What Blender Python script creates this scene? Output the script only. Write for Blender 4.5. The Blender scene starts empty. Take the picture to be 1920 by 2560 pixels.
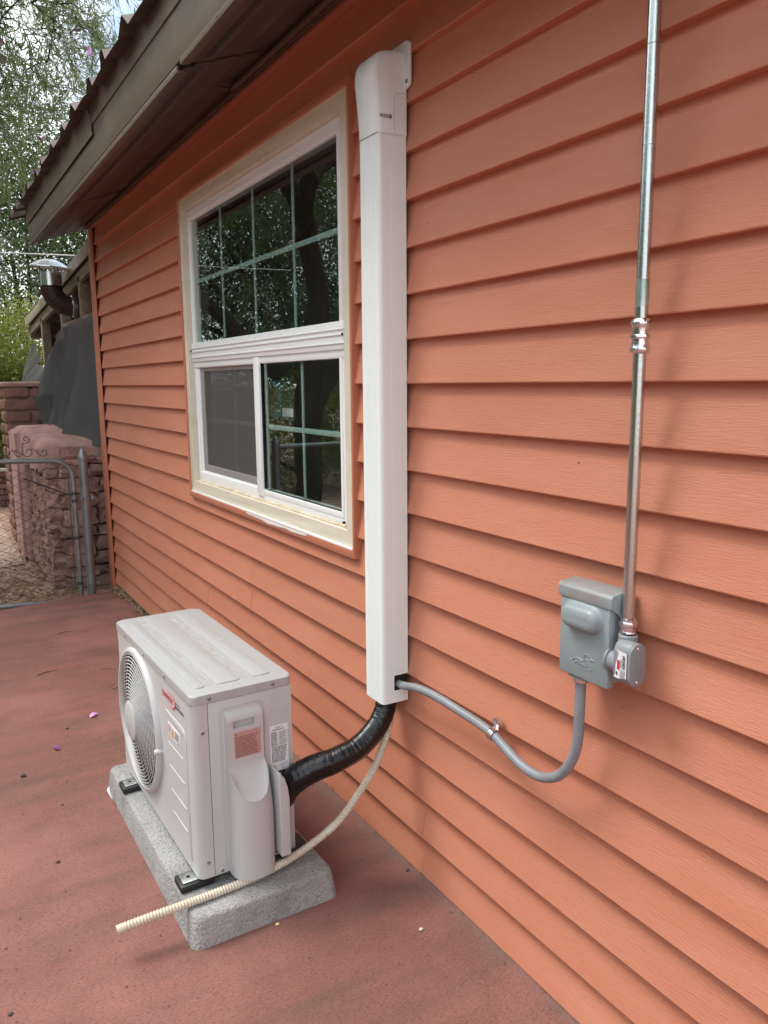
import bpy, bmesh, math, random
import numpy as np
from mathutils import Vector, Matrix
random.seed(11)
rng = np.random.default_rng(5)
R = math.radians
sc = bpy.context.scene
col = sc.collection

# ------------------------------------------------------------------ camera
YAW, PIT, ROL = 0.539012, 0.164145, -0.008349
cy_, sy_, cp_, sp_ = math.cos(YAW), math.sin(YAW), math.cos(PIT), math.sin(PIT)
fw = Vector((sy_*cp_, cy_*cp_, -sp_)); rt = Vector((cy_, -sy_, 0)); up = rt.cross(fw)
r2 = math.cos(ROL)*rt + math.sin(ROL)*up; u2 = -math.sin(ROL)*rt + math.cos(ROL)*up
cam = bpy.data.cameras.new('camera'); camo = bpy.data.objects.new('camera', cam); col.objects.link(camo)
camo.matrix_world = Matrix(((r2.x, u2.x, -fw.x, -1.2407), (r2.y, u2.y, -fw.y, 0.0), (r2.z, u2.z, -fw.z, 1.5278), (0, 0, 0, 1)))
cam.sensor_fit = 'VERTICAL'; cam.sensor_height = 36; cam.lens = 1949.08/2560*36
cam.clip_start = 0.02; cam.clip_end = 2000
sc.camera = camo

# ------------------------------------------------------------------ light
SUN_AZ, SUN_EL = R(-46), R(60)      # azimuth from +Y towards +X
w = bpy.data.worlds.new('World'); sc.world = w; w.use_nodes = True
nt = w.node_tree; nt.nodes.clear()
out = nt.nodes.new('ShaderNodeOutputWorld'); bg = nt.nodes.new('ShaderNodeBackground')
sky = nt.nodes.new('ShaderNodeTexSky'); sky.sky_type = 'NISHITA'; sky.sun_disc = False
sky.sun_elevation = SUN_EL; sky.sun_rotation = SUN_AZ; sky.air_density = 1.2; sky.dust_density = 2.5
tc = nt.nodes.new('ShaderNodeTexCoord'); nz = nt.nodes.new('ShaderNodeTexNoise')
nz.inputs['Scale'].default_value = 3.2; nz.inputs['Detail'].default_value = 7; nz.inputs['Roughness'].default_value = 0.55
rp = nt.nodes.new('ShaderNodeValToRGB'); rp.color_ramp.elements[0].position = 0.36; rp.color_ramp.elements[1].position = 0.56
mx = nt.nodes.new('ShaderNodeMix'); mx.data_type = 'RGBA'
mx.inputs['B'].default_value = (10.5, 11.0, 11.4, 1)
nt.links.new(tc.outputs['Generated'], nz.inputs['Vector']); nt.links.new(nz.outputs['Fac'], rp.inputs['Fac'])
nt.links.new(rp.outputs['Color'], mx.inputs['Factor']); nt.links.new(sky.outputs['Color'], mx.inputs['A'])
nt.links.new(mx.outputs['Result'], bg.inputs['Color']); nt.links.new(bg.outputs['Background'], out.inputs['Surface'])
bg.inputs['Strength'].default_value = 0.1
sl = bpy.data.lights.new('sun', 'SUN'); sl.energy = 1.3; sl.angle = R(23); sl.color = (1, 0.96, 0.9)
so = bpy.data.objects.new('sun', sl); col.objects.link(so)
sd = Vector((math.sin(SUN_AZ)*math.cos(SUN_EL), math.cos(SUN_AZ)*math.cos(SUN_EL), math.sin(SUN_EL)))
so.rotation_euler = (-sd).to_track_quat('-Z', 'Y').to_euler(); so.location = (-3, 3, 9)
vs = sc.view_settings; vs.view_transform = 'Standard'; vs.look = 'None'; vs.gamma = 1; vs.use_curve_mapping = False
vs.exposure = 1.22

# ------------------------------------------------------------------ materials
def lin(c): return c/12.92 if c <= 0.04045 else ((c+0.055)/1.055)**2.4
def H(h, k=1.0): return tuple(lin(int(h[i:i+2], 16)/255)*k for i in (0, 2, 4)) + (1,)
MC = {}
def M(name, c, rough=.6, metal=0, c2=None, ns=6, nst=(1, 1, 1), lo=.4, hi=.65, bump=0, bs=80, bst=(1, 1, 1), spec=.5, coat=0, alpha=1, rnd=0, det=5, c3=None, n3=2.0, lo3=.5, hi3=.7, c4=None, n4=(1, 1, 1), lo4=.6, hi4=.7, edge=None):
    m = bpy.data.materials.new(name); m.use_nodes = True; MC[name] = m
    t = m.node_tree; N = t.nodes; L = t.links; b = N['Principled BSDF']
    b.inputs['Base Color'].default_value = c; b.inputs['Roughness'].default_value = rough; b.inputs['Metallic'].default_value = metal
    b.inputs['Specular IOR Level'].default_value = spec; b.inputs['Coat Weight'].default_value = coat; b.inputs['Alpha'].default_value = alpha
    tcn = N.new('ShaderNodeTexCoord')
    def noise(scale, st, d=det):
        mp = N.new('ShaderNodeMapping'); mp.inputs['Scale'].default_value = st
        n = N.new('ShaderNodeTexNoise'); n.inputs['Scale'].default_value = scale; n.inputs['Detail'].default_value = d; n.inputs['Roughness'].default_value = .62
        L.new(tcn.outputs['Object'], mp.inputs['Vector']); L.new(mp.outputs['Vector'], n.inputs['Vector']); return n
    last = None
    def mixin(prev, colr, scale, st, l, h):
        n = noise(scale, st); r = N.new('ShaderNodeValToRGB'); r.color_ramp.elements[0].position = l; r.color_ramp.elements[1].position = h
        x = N.new('ShaderNodeMix'); x.data_type = 'RGBA'
        L.new(n.outputs['Fac'], r.inputs['Fac']); L.new(r.outputs['Color'], x.inputs['Factor'])
        if prev is None: x.inputs['A'].default_value = c
        else: L.new(prev, x.inputs['A'])
        x.inputs['B'].default_value = colr
        return x.outputs['Result']
    if c2 is not None: last = mixin(last, c2, ns, nst, lo, hi)
    if c3 is not None: last = mixin(last, c3, n3, (1, 1, 1), lo3, hi3)
    if c4 is not None: last = mixin(last, c4, 1, n4, lo4, hi4)
    if edge is not None:      # dusty band of dirt lying along the foot of the wall
        sp = N.new('ShaderNodeSeparateXYZ'); L.new(tcn.outputs['Object'], sp.inputs['Vector'])
        ne = noise(9, (1, .7, 1)); ad_ = N.new('ShaderNodeMath'); ad_.operation = 'MULTIPLY_ADD'; ad_.inputs[1].default_value = .13; L.new(ne.outputs['Fac'], ad_.inputs[0]); L.new(sp.outputs['X'], ad_.inputs[2])
        mr = N.new('ShaderNodeMapRange'); mr.inputs['From Min'].default_value = .0; mr.inputs['From Max'].default_value = .07; mr.inputs['To Max'].default_value = .6; L.new(ad_.outputs[0], mr.inputs['Value'])
        xe = N.new('ShaderNodeMix'); xe.data_type = 'RGBA'; L.new(mr.outputs['Result'], xe.inputs['Factor']); L.new(last, xe.inputs['A']); xe.inputs['B'].default_value = edge; last = xe.outputs['Result']
    if rnd:
        oi = N.new('ShaderNodeObjectInfo'); hs = N.new('ShaderNodeHueSaturation'); mr = N.new('ShaderNodeMapRange')
        mr.inputs['To Min'].default_value = 1-rnd; mr.inputs['To Max'].default_value = 1+rnd
        L.new(oi.outputs['Random'], mr.inputs['Value']); L.new(mr.outputs['Result'], hs.inputs['Value'])
        if last is None: hs.inputs['Color'].default_value = c
        else: L.new(last, hs.inputs['Color'])
        last = hs.outputs['Color']
    if last is not None: L.new(last, b.inputs['Base Color'])
    if bump:
        n = noise(bs, bst, 4); bp = N.new('ShaderNodeBump'); bp.inputs['Distance'].default_value = bump; bp.inputs['Strength'].default_value = 1
        L.new(n.outputs['Fac'], bp.inputs['Height']); L.new(bp.outputs['Normal'], b.inputs['Normal'])
    return m

SID = (0.515, 0.196, 0.115, 1)
m_sid = M('siding_vinyl', SID, .55, c2=(0.555, 0.232, 0.145, 1), ns=3, nst=(1, .6, 3), lo=.42, hi=.75, bump=.0014, bs=1, bst=(80, 30, 420), spec=.35, rnd=.035)
m_trimo = M('trim_vinyl', (0.475, 0.175, 0.102, 1), .5, spec=.4, bump=.0004, bs=60)
m_patio = M('red_concrete', H('956860'), .92, c2=H('755f55'), ns=3.6, nst=(.36, 2.4, 1), lo=.40, hi=.78, bump=.010, bs=1, bst=(60, 210, 200), spec=.12, c3=H('af7b74'), n3=1.4, lo3=.46, hi3=.74, c4=H('54443e'), n4=(110, 190, 1), lo4=.57, hi4=.69, edge=H('85736a'))
m_dirt = M('dirt', H('8a6f5e'), .95, c2=H('a98f80'), ns=4, bump=.02, bs=18, spec=.1)
m_path = M('paving', H('b7a196'), .9, c2=H('9a8175'), ns=5, bump=.006, bs=25, spec=.2)
m_white = M('white_vinyl', (.80, .825, .81, 1), .35, spec=.5, c2=(.77, .795, .775, 1), ns=7, lo=.5, hi=.8)
m_cream = M('cream_coil', (.67, .62, .50, 1), .45, c2=(.60, .53, .40, 1), ns=5, nst=(1, 1, 2), lo=.5, hi=.8, bump=.004, bs=9)
m_caulk = M('caulk', (.50, .40, .26, 1), .8, c2=(.62, .56, .44, 1), ns=20, bump=.004, bs=40)
m_duct = M('duct_plastic', (.77, .825, .80, 1), .42, spec=.45)
m_ac = M('appliance_paint', (.50, .502, .492, 1), .48, c2=(.475, .475, .462, 1), ns=3, spec=.5, bump=.0002, bs=500)
m_actop = M('appliance_top', (.385, .39, .385, 1), .4, c2=(.37, .335, .29, 1), ns=9, nst=(3, .8, 1), lo=.55, hi=.72, spec=.6, c3=(.60, .52, .43, 1), n3=38, lo3=.64, hi3=.74)  # darker base offsets strong overhead light; same paint as cabinet, plus dust flecks
m_dust = M('settled_dust', (.33, .29, .24, 1), .8, c2=(.38, .37, .355, 1), ns=40, nst=(1, .5, 1), lo=.35, hi=.6)
m_acdark = M('fan_dark', (.03, .03, .032, 1), .6)
m_blade = M('fan_blade', (.12, .12, .12, 1), .5)
m_pad = M('pad_composite', H('b4b3b0'), .9, c2=H('8f8e8c'), ns=6, lo=.45, hi=.75, bump=.014, bs=110, spec=.2, c3=H('7a7875'), n3=230, lo3=.50, hi3=.66)
m_rubber = M('black_rubber', (.015, .015, .016, 1), .5)
m_tape = M('black_tape', (.006, .006, .0065, 1), .17, spec=.45, bump=.002, bs=1, bst=(150, 90, 60))
m_hose = M('ivory_hose', (.60, .545, .43, 1), .5, c2=(.55, .485, .37, 1), ns=12)
m_grey = M('grey_enamel', H('8a979a'), .38, c2=H('83908f'), ns=5, spec=.5, bump=.0003, bs=300)
m_hoodd = M('grey_enamel_dusty', H('8a979a'), .5, c2=H('8d8784'), ns=18, lo=.4, hi=.6)
m_flex = M('grey_pvc', H('82878a'), .38, c2=H('787c80'), ns=14, spec=.5)
m_lb = M('grey_pvc_body', H('83888b'), .45, spec=.4)
m_galv = M('galvanised', (.60, .64, .63, 1), .26, 1, c2=(.5, .53, .5, 1), ns=30, nst=(1, 1, .1), bump=.0004, bs=120)
m_zinc = M('zinc_fitting', (.72, .73, .75, 1), .2, 1, bump=.0006, bs=60)
m_screw = M('steel_screw', (.30, .29, .29, 1), .3, 1)
m_green = M('green_ink', (.07, .25, .15, 1), .4)
m_black = M('black_ink', (.02, .02, .022, 1), .6)
m_red = M('red_ink', (.55, .03, .05, 1), .5)
m_orange = M('amber_ink', (.75, .33, .04, 1), .5)
m_blue = M('blue_ink', (.08, .12, .4, 1), .5)
m_paper = M('white_label', (.74, .74, .76, 1), .4)
m_pinkl = M('pink_label', H('b98d86'), .5)
m_inkred = M('maroon_ink', H('5d3534'), .6)
m_fasc = M('brown_fascia', H('665848'), .45, c2=H('594b3d'), ns=4, nst=(1, .5, 3), bump=.0008, bs=20, spec=.4)
m_soff = M('brown_soffit', H('5a4a3e'), .5, c2=H('4d3e33'), ns=6, spec=.35)
m_hole = M('dark_hole', (.008, .007, .006, 1), .9)
m_roof = M('roof_metal', H('5d5046'), .5, .3, c2=H('4d4038'), ns=10, bump=.001, bs=40)
m_wood = M('weathered_wood', H('8b7a66'), .8, c2=H('6e5d4b'), ns=4, nst=(6, 1, 6), bump=.002, bs=20, bst=(8, 1, 8))
m_beige = M('beige_metal', H('a79c8b'), .45, c2=H('988b79'), ns=4)
m_mesh = None
m_stone = M('pink_stone', H('a08376'), .95, c2=H('7d6458'), ns=7, bump=.02, bs=20, rnd=.16, spec=.1)
m_plast = M('pink_plaster', H('b08d85'), .9, c2=H('94736a'), ns=5, bump=.02, bs=9, spec=.15)
m_mud = M('mud_mortar', H('937a6b'), .95, c2=H('7a6255'), ns=12, bump=.03, bs=22)
m_adobe = M('adobe_brick', H('8d6d62'), .95, c2=H('765a50'), ns=9, bump=.012, bs=30, rnd=.1, spec=.1)
m_post = M('grey_steel', H('8b8f92'), .45, .6, c2=H('787b7d'), ns=9, bump=.0008, bs=60)
m_iron = M('dark_iron', H('4a4b4c'), .55, .4)
m_wire = M('rusty_wire', H('3d342e'), .8, .2, c2=H('4d4641'), ns=20)
m_stove = M('brown_stovepipe', H('33231f'), .5, .3, c2=H('3f2a24'), ns=6)
m_bark = M('bark', H('4d4339'), .95, c2=H('2f2822'), ns=6, nst=(3, 3, .6), bump=.03, bs=14, bst=(3, 3, .5), spec=.1)
def leafmat(name, c, c2, tr=.35):
    m = bpy.data.materials.new(name); m.use_nodes = True; t = m.node_tree; N = t.nodes; L = t.links
    b = N['Principled BSDF']; b.inputs['Roughness'].default_value = .5; b.inputs['Specular IOR Level'].default_value = .4
    tcn = N.new('ShaderNodeTexCoord'); n = N.new('ShaderNodeTexNoise'); n.inputs['Scale'].default_value = 2.2; n.inputs['Detail'].default_value = 8; n.inputs['Roughness'].default_value = .8
    r = N.new('ShaderNodeValToRGB'); r.color_ramp.elements[0].position = .35; r.color_ramp.elements[1].position = .66
    r.color_ramp.elements[0].color = c; r.color_ramp.elements[1].color = c2
    L.new(tcn.outputs['Object'], n.inputs['Vector']); L.new(n.outputs['Fac'], r.inputs['Fac']); L.new(r.outputs['Color'], b.inputs['Base Color'])
    tl = N.new('ShaderNodeBsdfTranslucent'); L.new(r.outputs['Color'], tl.inputs['Color'])
    ms = N.new('ShaderNodeMixShader'); ms.inputs['Fac'].default_value = tr
    L.new(b.outputs['BSDF'], ms.inputs[1]); L.new(tl.outputs['BSDF'], ms.inputs[2]); L.new(ms.outputs['Shader'], N['Material Output'].inputs['Surface'])
    return m
m_willow = leafmat('willow_leaf', (.10, .145, .05, 1), (.25, .30, .13, 1), .55)
m_shrub = leafmat('shrub_leaf', (.11, .15, .03, 1), (.30, .32, .06, 1), .45)
m_dark = leafmat('dark_leaf', (.05, .085, .025, 1), (.12, .165, .055, 1))
m_petal = M('pink_petal', H('c08fc0'), .6)
m_petal2 = M('purple_petal', H('8a4a86'), .6)
m_pod = M('green_pod', H('8d9a5e'), .6)
m_dry = M('dry_leaf', H('7a6247'), .9, c2=H('4e3d2c'), ns=30)
m_dry2 = M('dry_straw', H('a08a62'), .9, c2=H('6b573c'), ns=30)
m_pebble = M('pebble', H('4f4540'), .8)
m_pale = M('pale_bit', H('cfc7b6'), .7)
m_room = M('room_wall', (.35, .32, .28, 1), .9)
m_munt = M('muntin_teal', H('a9bfba'), .5)
m_insfr = M('screen_frame_grey', H('8d8a86'), .5)
# glass and screens
def glassmat():
    m = bpy.data.materials.new('window_glass'); m.use_nodes = True; t = m.node_tree; N = t.nodes; L = t.links
    N.remove(N['Principled BSDF'])
    g = N.new('ShaderNodeBsdfGlossy'); g.inputs['Roughness'].default_value = .004; g.inputs['Color'].default_value = (.84, .97, .91, 1)
    tr = N.new('ShaderNodeBsdfTransparent'); tr.inputs['Color'].default_value = (.90, .945, .93, 1)
    fr = N.new('ShaderNodeFresnel'); fr.inputs['IOR'].default_value = 2.6
    ge = N.new('ShaderNodeNewGeometry'); mu = N.new('ShaderNodeMath'); mu.operation = 'SUBTRACT'; mu.use_clamp = True
    L.new(fr.outputs['Fac'], mu.inputs[0]); L.new(ge.outputs['Backfacing'], mu.inputs[1])
    ms = N.new('ShaderNodeMixShader'); L.new(mu.outputs[0], ms.inputs['Fac'])
    L.new(tr.outputs['BSDF'], ms.inputs[1]); L.new(g.outputs['BSDF'], ms.inputs[2]); L.new(ms.outputs['Shader'], N['Material Output'].inputs['Surface'])
    return m
m_glass = glassmat()
def screenmat(name, c, a):
    m = bpy.data.materials.new(name); m.use_nodes = True; b = m.node_tree.nodes['Principled BSDF']
    b.inputs['Base Color'].default_value = c; b.inputs['Roughness'].default_value = .8; b.inputs['Alpha'].default_value = a; b.inputs['Specular IOR Level'].default_value = .2
    return m
m_scr = screenmat('insect_screen', (.13, .125, .12, 1), .45)
m_mesh = screenmat('shade_mesh', (.10, .10, .103, 1), .76)

# ------------------------------------------------------------------ helpers
ORG = {}
def root(name, loc=(0, 0, 0), rz=0, label=None, cat=None, group=None, kind=None):
    o = bpy.data.objects.new(name, None); col.objects.link(o); o.location = loc; o.rotation_euler = (0, 0, rz); o.empty_display_size = .1
    ORG[o] = Vector(loc); tag(o, label, cat, group, kind); return o
def tag(o, label=None, cat=None, group=None, kind=None):
    if label: o['label'] = label
    if cat: o['category'] = cat
    if group: o['group'] = group
    if kind: o['kind'] = kind
    return o
class MB:
    def __init__(s): s.v = []; s.f = []
    def add(s, vs_, fs):
        n = len(s.v); s.v += [tuple(p) for p in vs_]; s.f += [tuple(i+n for i in f) for f in fs]; return s
    def quad(s, a, b, c, d): return s.add([a, b, c, d], [(0, 1, 2, 3)])
    def box(s, x0, x1, y0, y1, z0, z1):
        return s.add([(x0, y0, z0), (x1, y0, z0), (x1, y1, z0), (x0, y1, z0), (x0, y0, z1), (x1, y0, z1), (x1, y1, z1), (x0, y1, z1)],
                     [(0, 3, 2, 1), (4, 5, 6, 7), (0, 1, 5, 4), (1, 2, 6, 5), (2, 3, 7, 6), (3, 0, 4, 7)])
    def rbox(s, x0, x1, y0, y1, z0, z1, bv, seg=2):
        bm = bmesh.new(); bmesh.ops.create_cube(bm, size=1)
        for v in bm.verts: v.co = Vector(((x0+x1)/2+v.co.x*(x1-x0), (y0+y1)/2+v.co.y*(y1-y0), (z0+z1)/2+v.co.z*(z1-z0)))
        bmesh.ops.bevel(bm, geom=bm.edges[:], offset=bv, segments=seg, affect='EDGES', profile=.5)
        return s.frombm(bm)
    def frombm(s, bm):
        bm.verts.index_update(); s.add([v.co.copy() for v in bm.verts], [[v.index for v in f.verts] for f in bm.faces]); bm.free(); return s
    def prism(s, poly, axis, a0, a1):
        # poly: 2D points in the two other axes (cyclic order), extruded along axis a0..a1
        def P(u, v_, a): return {'x': (a, u, v_), 'y': (u, a, v_), 'z': (u, v_, a)}[axis]
        n = len(poly); vs_ = [P(u, v_, a0) for u, v_ in poly] + [P(u, v_, a1) for u, v_ in poly]
        fs = [tuple(range(n))[::-1], tuple(range(n, 2*n))] + [(i, (i+1) % n, n+(i+1) % n, n+i) for i in range(n)]
        return s.add(vs_, fs)
    def tube(s, pts, rad, seg=10, cap=True, closed=False):
        pts = [Vector(p) for p in pts]; n = len(pts)
        rf = rad if callable(rad) else (lambda i: rad[i] if isinstance(rad, (list, tuple)) else rad)
        T = []
        for i in range(n):
            a = pts[(i-1) % n] if (closed or i > 0) else pts[0]; b = pts[(i+1) % n] if (closed or i < n-1) else pts[-1]
            T.append((b-a).normalized())
        t0 = T[0]; nrm = t0.orthogonal().normalized(); vs_ = []; prev = t0
        for i in range(n):
            if i: nrm = prev.rotation_difference(T[i]) @ nrm
            prev = T[i]; nrm = (nrm - T[i]*nrm.dot(T[i])).normalized(); bn = T[i].cross(nrm)
            for k in range(seg):
                a = 2*math.pi*k/seg; r_ = rf(i) if not getattr(rf, 'ang', False) else rf(i, a)
                vs_.append(pts[i] + (nrm*math.cos(a)+bn*math.sin(a))*r_)
        fs = []
        for i in range(n if closed else n-1):
            j = (i+1) % n
            for k in range(seg): fs.append((i*seg+k, i*seg+(k+1) % seg, j*seg+(k+1) % seg, j*seg+k))
        if cap and not closed: fs += [tuple(range(seg))[::-1], tuple(range((n-1)*seg, n*seg))]
        return s.add(vs_, fs)
    def lathe(s, prof, o, ax, seg=24, cap=True):
        o = Vector(o); ax = Vector(ax).normalized(); e1 = ax.orthogonal().normalized(); e2 = ax.cross(e1); vs_ = []
        for r_, h in prof:
            for k in range(seg):
                a = 2*math.pi*k/seg; vs_.append(o+ax*h+(e1*math.cos(a)+e2*math.sin(a))*r_)
        n = len(prof); fs = [(i*seg+k, i*seg+(k+1) % seg, (i+1)*seg+(k+1) % seg, (i+1)*seg+k) for i in range(n-1) for k in range(seg)]
        if cap: fs += [tuple(range(seg))[::-1], tuple(range((n-1)*seg, n*seg))]
        return s.add(vs_, fs)
    def build(s, name, mat, parent=None, local=False, smooth=35, bevel=0, bseg=2, org=None):
        me = bpy.data.meshes.new(name)
        vs_ = s.v
        if parent is not None and not local:
            p = parent
            while p.parent: p = p.parent
            o_ = ORG.get(p, Vector((0, 0, 0))); vs_ = [(a-o_.x, b-o_.y, c-o_.z) for a, b, c in s.v]
        elif org is not None: vs_ = [(a-org[0], b-org[1], c-org[2]) for a, b, c in s.v]
        me.from_pydata([tuple(v) for v in vs_], [], s.f)
        bm = bmesh.new(); bm.from_mesh(me)
        bmesh.ops.recalc_face_normals(bm, faces=bm.faces[:])
        if bevel:
            es = [e for e in bm.edges if len(e.link_faces) == 2 and e.calc_face_angle(0) > R(28)]
            bmesh.ops.bevel(bm, geom=es, offset=bevel, segments=bseg, affect='EDGES', profile=.5, clamp_overlap=True)
        bm.to_mesh(me); bm.free()
        if smooth: me.shade_smooth(); me.set_sharp_from_angle(angle=R(smooth))
        o = bpy.data.objects.new(name, me); col.objects.link(o); me.materials.append(mat)
        if parent is not None: o.parent = parent
        elif org is not None: o.location = org
        return o
def catmull(p, n=8):
    p = [Vector(q) for q in p]; q = [p[0]*2-p[1]]+p+[p[-1]*2-p[-2]]; o = []
    for i in range(1, len(q)-2):
        for k in range(n):
            t = k/n; a, b, c, d = q[i-1], q[i], q[i+1], q[i+2]
            o.append(.5*((2*b)+(c-a)*t+(2*a-5*b+4*c-d)*t*t+(3*b-a-3*c+d)*t**3))
    o.append(p[-1]); return o
def resample(p, step):
    d = [0]
    for i in range(1, len(p)): d.append(d[-1]+(p[i]-p[i-1]).length)
    n = max(2, int(d[-1]/step)); o = []; j = 0
    for k in range(n+1):
        s_ = d[-1]*k/n
        while j < len(p)-2 and d[j+1] < s_: j += 1
        t = (s_-d[j])/max(1e-9, d[j+1]-d[j]); o.append(p[j].lerp(p[j+1], min(1, t)))
    return o
def arc(cx, cy, r_, a0, a1, n): return [(cx+r_*math.cos(R(a0+(a1-a0)*i/n)), cy+r_*math.sin(R(a0+(a1-a0)*i/n))) for i in range(n+1)]
def rrect(x0, x1, y0, y1, r_, n=5):
    return arc(x1-r_, y1-r_, r_, 0, 90, n)+arc(x0+r_, y1-r_, r_, 90, 180, n)+arc(x0+r_, y0+r_, r_, 180, 270, n)+arc(x1-r_, y0+r_, r_, 270, 360, n)
def text(body, size, origin, ex, ey, mat, name, parent, local=False, extr=.0004, sx=1.0, align='LEFT'):
    cu = bpy.data.curves.new(name, 'FONT'); cu.body = body; cu.size = size; cu.extrude = extr; cu.align_x = align; cu.resolution_u = 3
    ob = bpy.data.objects.new(name, cu); col.objects.link(ob)
    dg = bpy.context.evaluated_depsgraph_get(); me = bpy.data.meshes.new_from_object(ob.evaluated_get(dg))
    bpy.data.objects.remove(ob); bpy.data.curves.remove(cu)
    ex = Vector(ex).normalized(); ey = Vector(ey).normalized(); ez = ex.cross(ey); o_ = Vector(origin); mb = MB()
    mb.add([o_+ex*v.co.x*sx+ey*v.co.y+ez*v.co.z for v in me.vertices], [tuple(p.vertices) for p in me.polygons])
    bpy.data.meshes.remove(me)
    return mb.build(name, mat, parent, local=local, smooth=0)
def screw(parent, o, ax, r_=.0045, mat=None, local=True, name='screw'):
    m = MB().lathe([(r_, 0), (r_, .001), (r_*.8, .0022), (r_*.3, .0029)], o, ax, 12)
    return m.build(name, mat or m_screw, parent, local=local)

# ================================================================== ground
E_ = 0.127
g = MB(); N_ = 40
g.quad((-220, -220, -.075), (220, -220, -.075), (220, 220, -.075), (-220, 220, -.075))
tag(g.build('ground', m_dirt, smooth=0), kind='structure')
pat = root('patio', (0, 0, 0), kind='structure')
MB().prism([(-7, -5), (.06, -5), (.06, 4.6), (-.012, 4.75), (-.02, 4.992), (-7, 4.862)], 'z', -.12, 0).build('concrete_slab', m_patio, pat, bevel=.004)
MB().prism([(-7, 4.868), (-.02, 4.998), (-.032, 5.96), (-7, 5.02)][:2]+[(-.032, 5.962), (-.85, 5.84), (-7, 5.0)], 'z', -.12, -.001).build('concrete_slab', m_patio, pat, bevel=.004)
yp = MB(); yp.prism([(-1.4, 7.4), (-.5, 7.6), (-.45, 12.5), (-1.6, 12.5)], 'z', -.1, -.062)
tag(yp.build('path', m_path, bevel=.01), kind='structure')

# ================================================================== house
house = root('house', (0, 3, 0), label='terracotta vinyl sided house with brown eave filling the right side', cat='house')
WY0, WY1, WZ0, WZ1 = 2.250, 4.078, 0.941, 2.457     # outside of the window channel
YEND = 6.185
def board(k, y0, y1, dx=0, zlo=None, zhi=None):
    z = (k+12)*E_; m = MB()
    BD = .0235
    prof = [(.0, z+.0035), (.0008, z+.001), (.003, z), (BD+.002, z), (BD+.006, z+E_+.012), (BD-.0005, z+E_+.012), (BD-.001, z+E_-.002), (BD*.49, z+E_*.5)]
    if zlo is not None: prof = [(x, max(zlo, min(zhi, zz))) for x, zz in [(BD*(zlo-z)/E_, zlo), (BD+.006, zlo), (BD+.006, zhi), (BD*min(1, (zhi-z)/E_), zhi)]] if zlo > z+.001 else [(.0, z+.0035), (.0008, z+.001), (.003, z), (BD+.006, z), (BD+.006, zhi), (BD*(zhi-z)/E_, zhi)]
    prof = [(x-dx, zz) for x, zz in prof]
    n = max(1, int((y1-y0)/.25)); vs_ = []; fs = []
    np_ = len(prof)
    for i in range(n+1):
        yy = y0+(y1-y0)*i/n; wob = .0009*math.sin(yy*2.1+k*1.7)+.0006*math.sin(yy*5.3+k*.6)
        for x, zz in prof: vs_.append((x+(wob if x < .01 else 0), yy, zz+.0012*math.sin(yy*1.3+k)))
    for i in range(n):
        for j in range(np_): fs.append((i*np_+j, (i+1)*np_+j, (i+1)*np_+(j+1) % np_, i*np_+(j+1) % np_))
    fs += [tuple(range(np_)), tuple(range(n*np_, (n+1)*np_))[::-1]]
    m.add(vs_, fs); return m.build('siding_board', m_sid, house, smooth=9)
seams = {-12: [1.86], -11: [1.86], -8: [3.27], -7: [3.27], -4: [], -10: [3.9], -9: [3.9], 5: [.62], 4: [.62], 3: [], 0: [-.4], 1: [-.4]}
for k in range(-12, 10):
    z0 = (k+12)*E_; z1 = z0+E_
    spans = [(-2.5, YEND)]
    if z1 > WZ0+.02 and z0 < WZ1-.02: spans = [(-2.5, WY0+.012), (WY1-.012, YEND)]
    for a, b in spans:
        cuts = [a]+sorted(c for c in seams.get(k, []) if a < c < b)+[b]
        for i in range(len(cuts)-1): board(k, cuts[i], cuts[i+1]+(.02 if i < len(cuts)-2 else 0), dx=.0016*(i % 2))
board(7, WY0+.012, WY1-.012, zlo=WZ1-.012, zhi=20*E_+.010)
board(-5, WY0+.012, WY1-.012, zlo=7*E_, zhi=WZ0+.012)
# wall body behind the boards, with the opening for the window
wb = MB()
wb.box(.031, .13, -2.5, 2.30, -.1, 2.72); wb.box(.031, .13, 4.06, 6.2, -.1, 2.72); wb.box(.031, .13, 2.30, 4.06, -.1, 1.0); wb.box(.031, .13, 2.30, 4.06, 2.42, 2.72)
wb.build('wall_body', m_room, house, smooth=0)
cw = MB(); cw.box(.032, 5.0, 6.2, 6.30, -.1, 2.9); cw.box(.032, 5, -2.6, -2.5, -.1, 2.9); cw.box(5, 5.1, -2.6, 6.3, -.1, 2.9)
cw.build('end_wall', m_sid, house, smooth=0)
rm = MB(); rm.box(.13, 3.6, 1.2, 1.3, .2, 2.65); rm.box(.13, 3.6, 5.2, 5.3, .2, 2.65); rm.box(3.6, 3.7, 1.2, 5.3, .2, 2.65); rm.box(.13, 3.6, 1.3, 5.2, .15, .2); rm.box(.13, 3.6, 1.3, 5.2, 2.65, 2.7)
rm.build('interior_wall', m_room, house, smooth=0)
# corner post and top trim
MB().prism([(-.016, 6.205), (-.016, 6.30), (.08, 6.30), (.08, 6.285), (.0, 6.285), (.0, 6.178), (-.010, 6.178), (-.013, 6.19)], 'z', -.03, 2.70).build('corner_post', m_trimo, house, bevel=.003)
MB().prism([(-.016, 2.655), (-.016, 2.70), (.02, 2.70), (.02, 2.66), (-.008, 2.66)], 'y', -2.5, 6.18).build('frieze_trim', m_trimo, house, bevel=.002)
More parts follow.
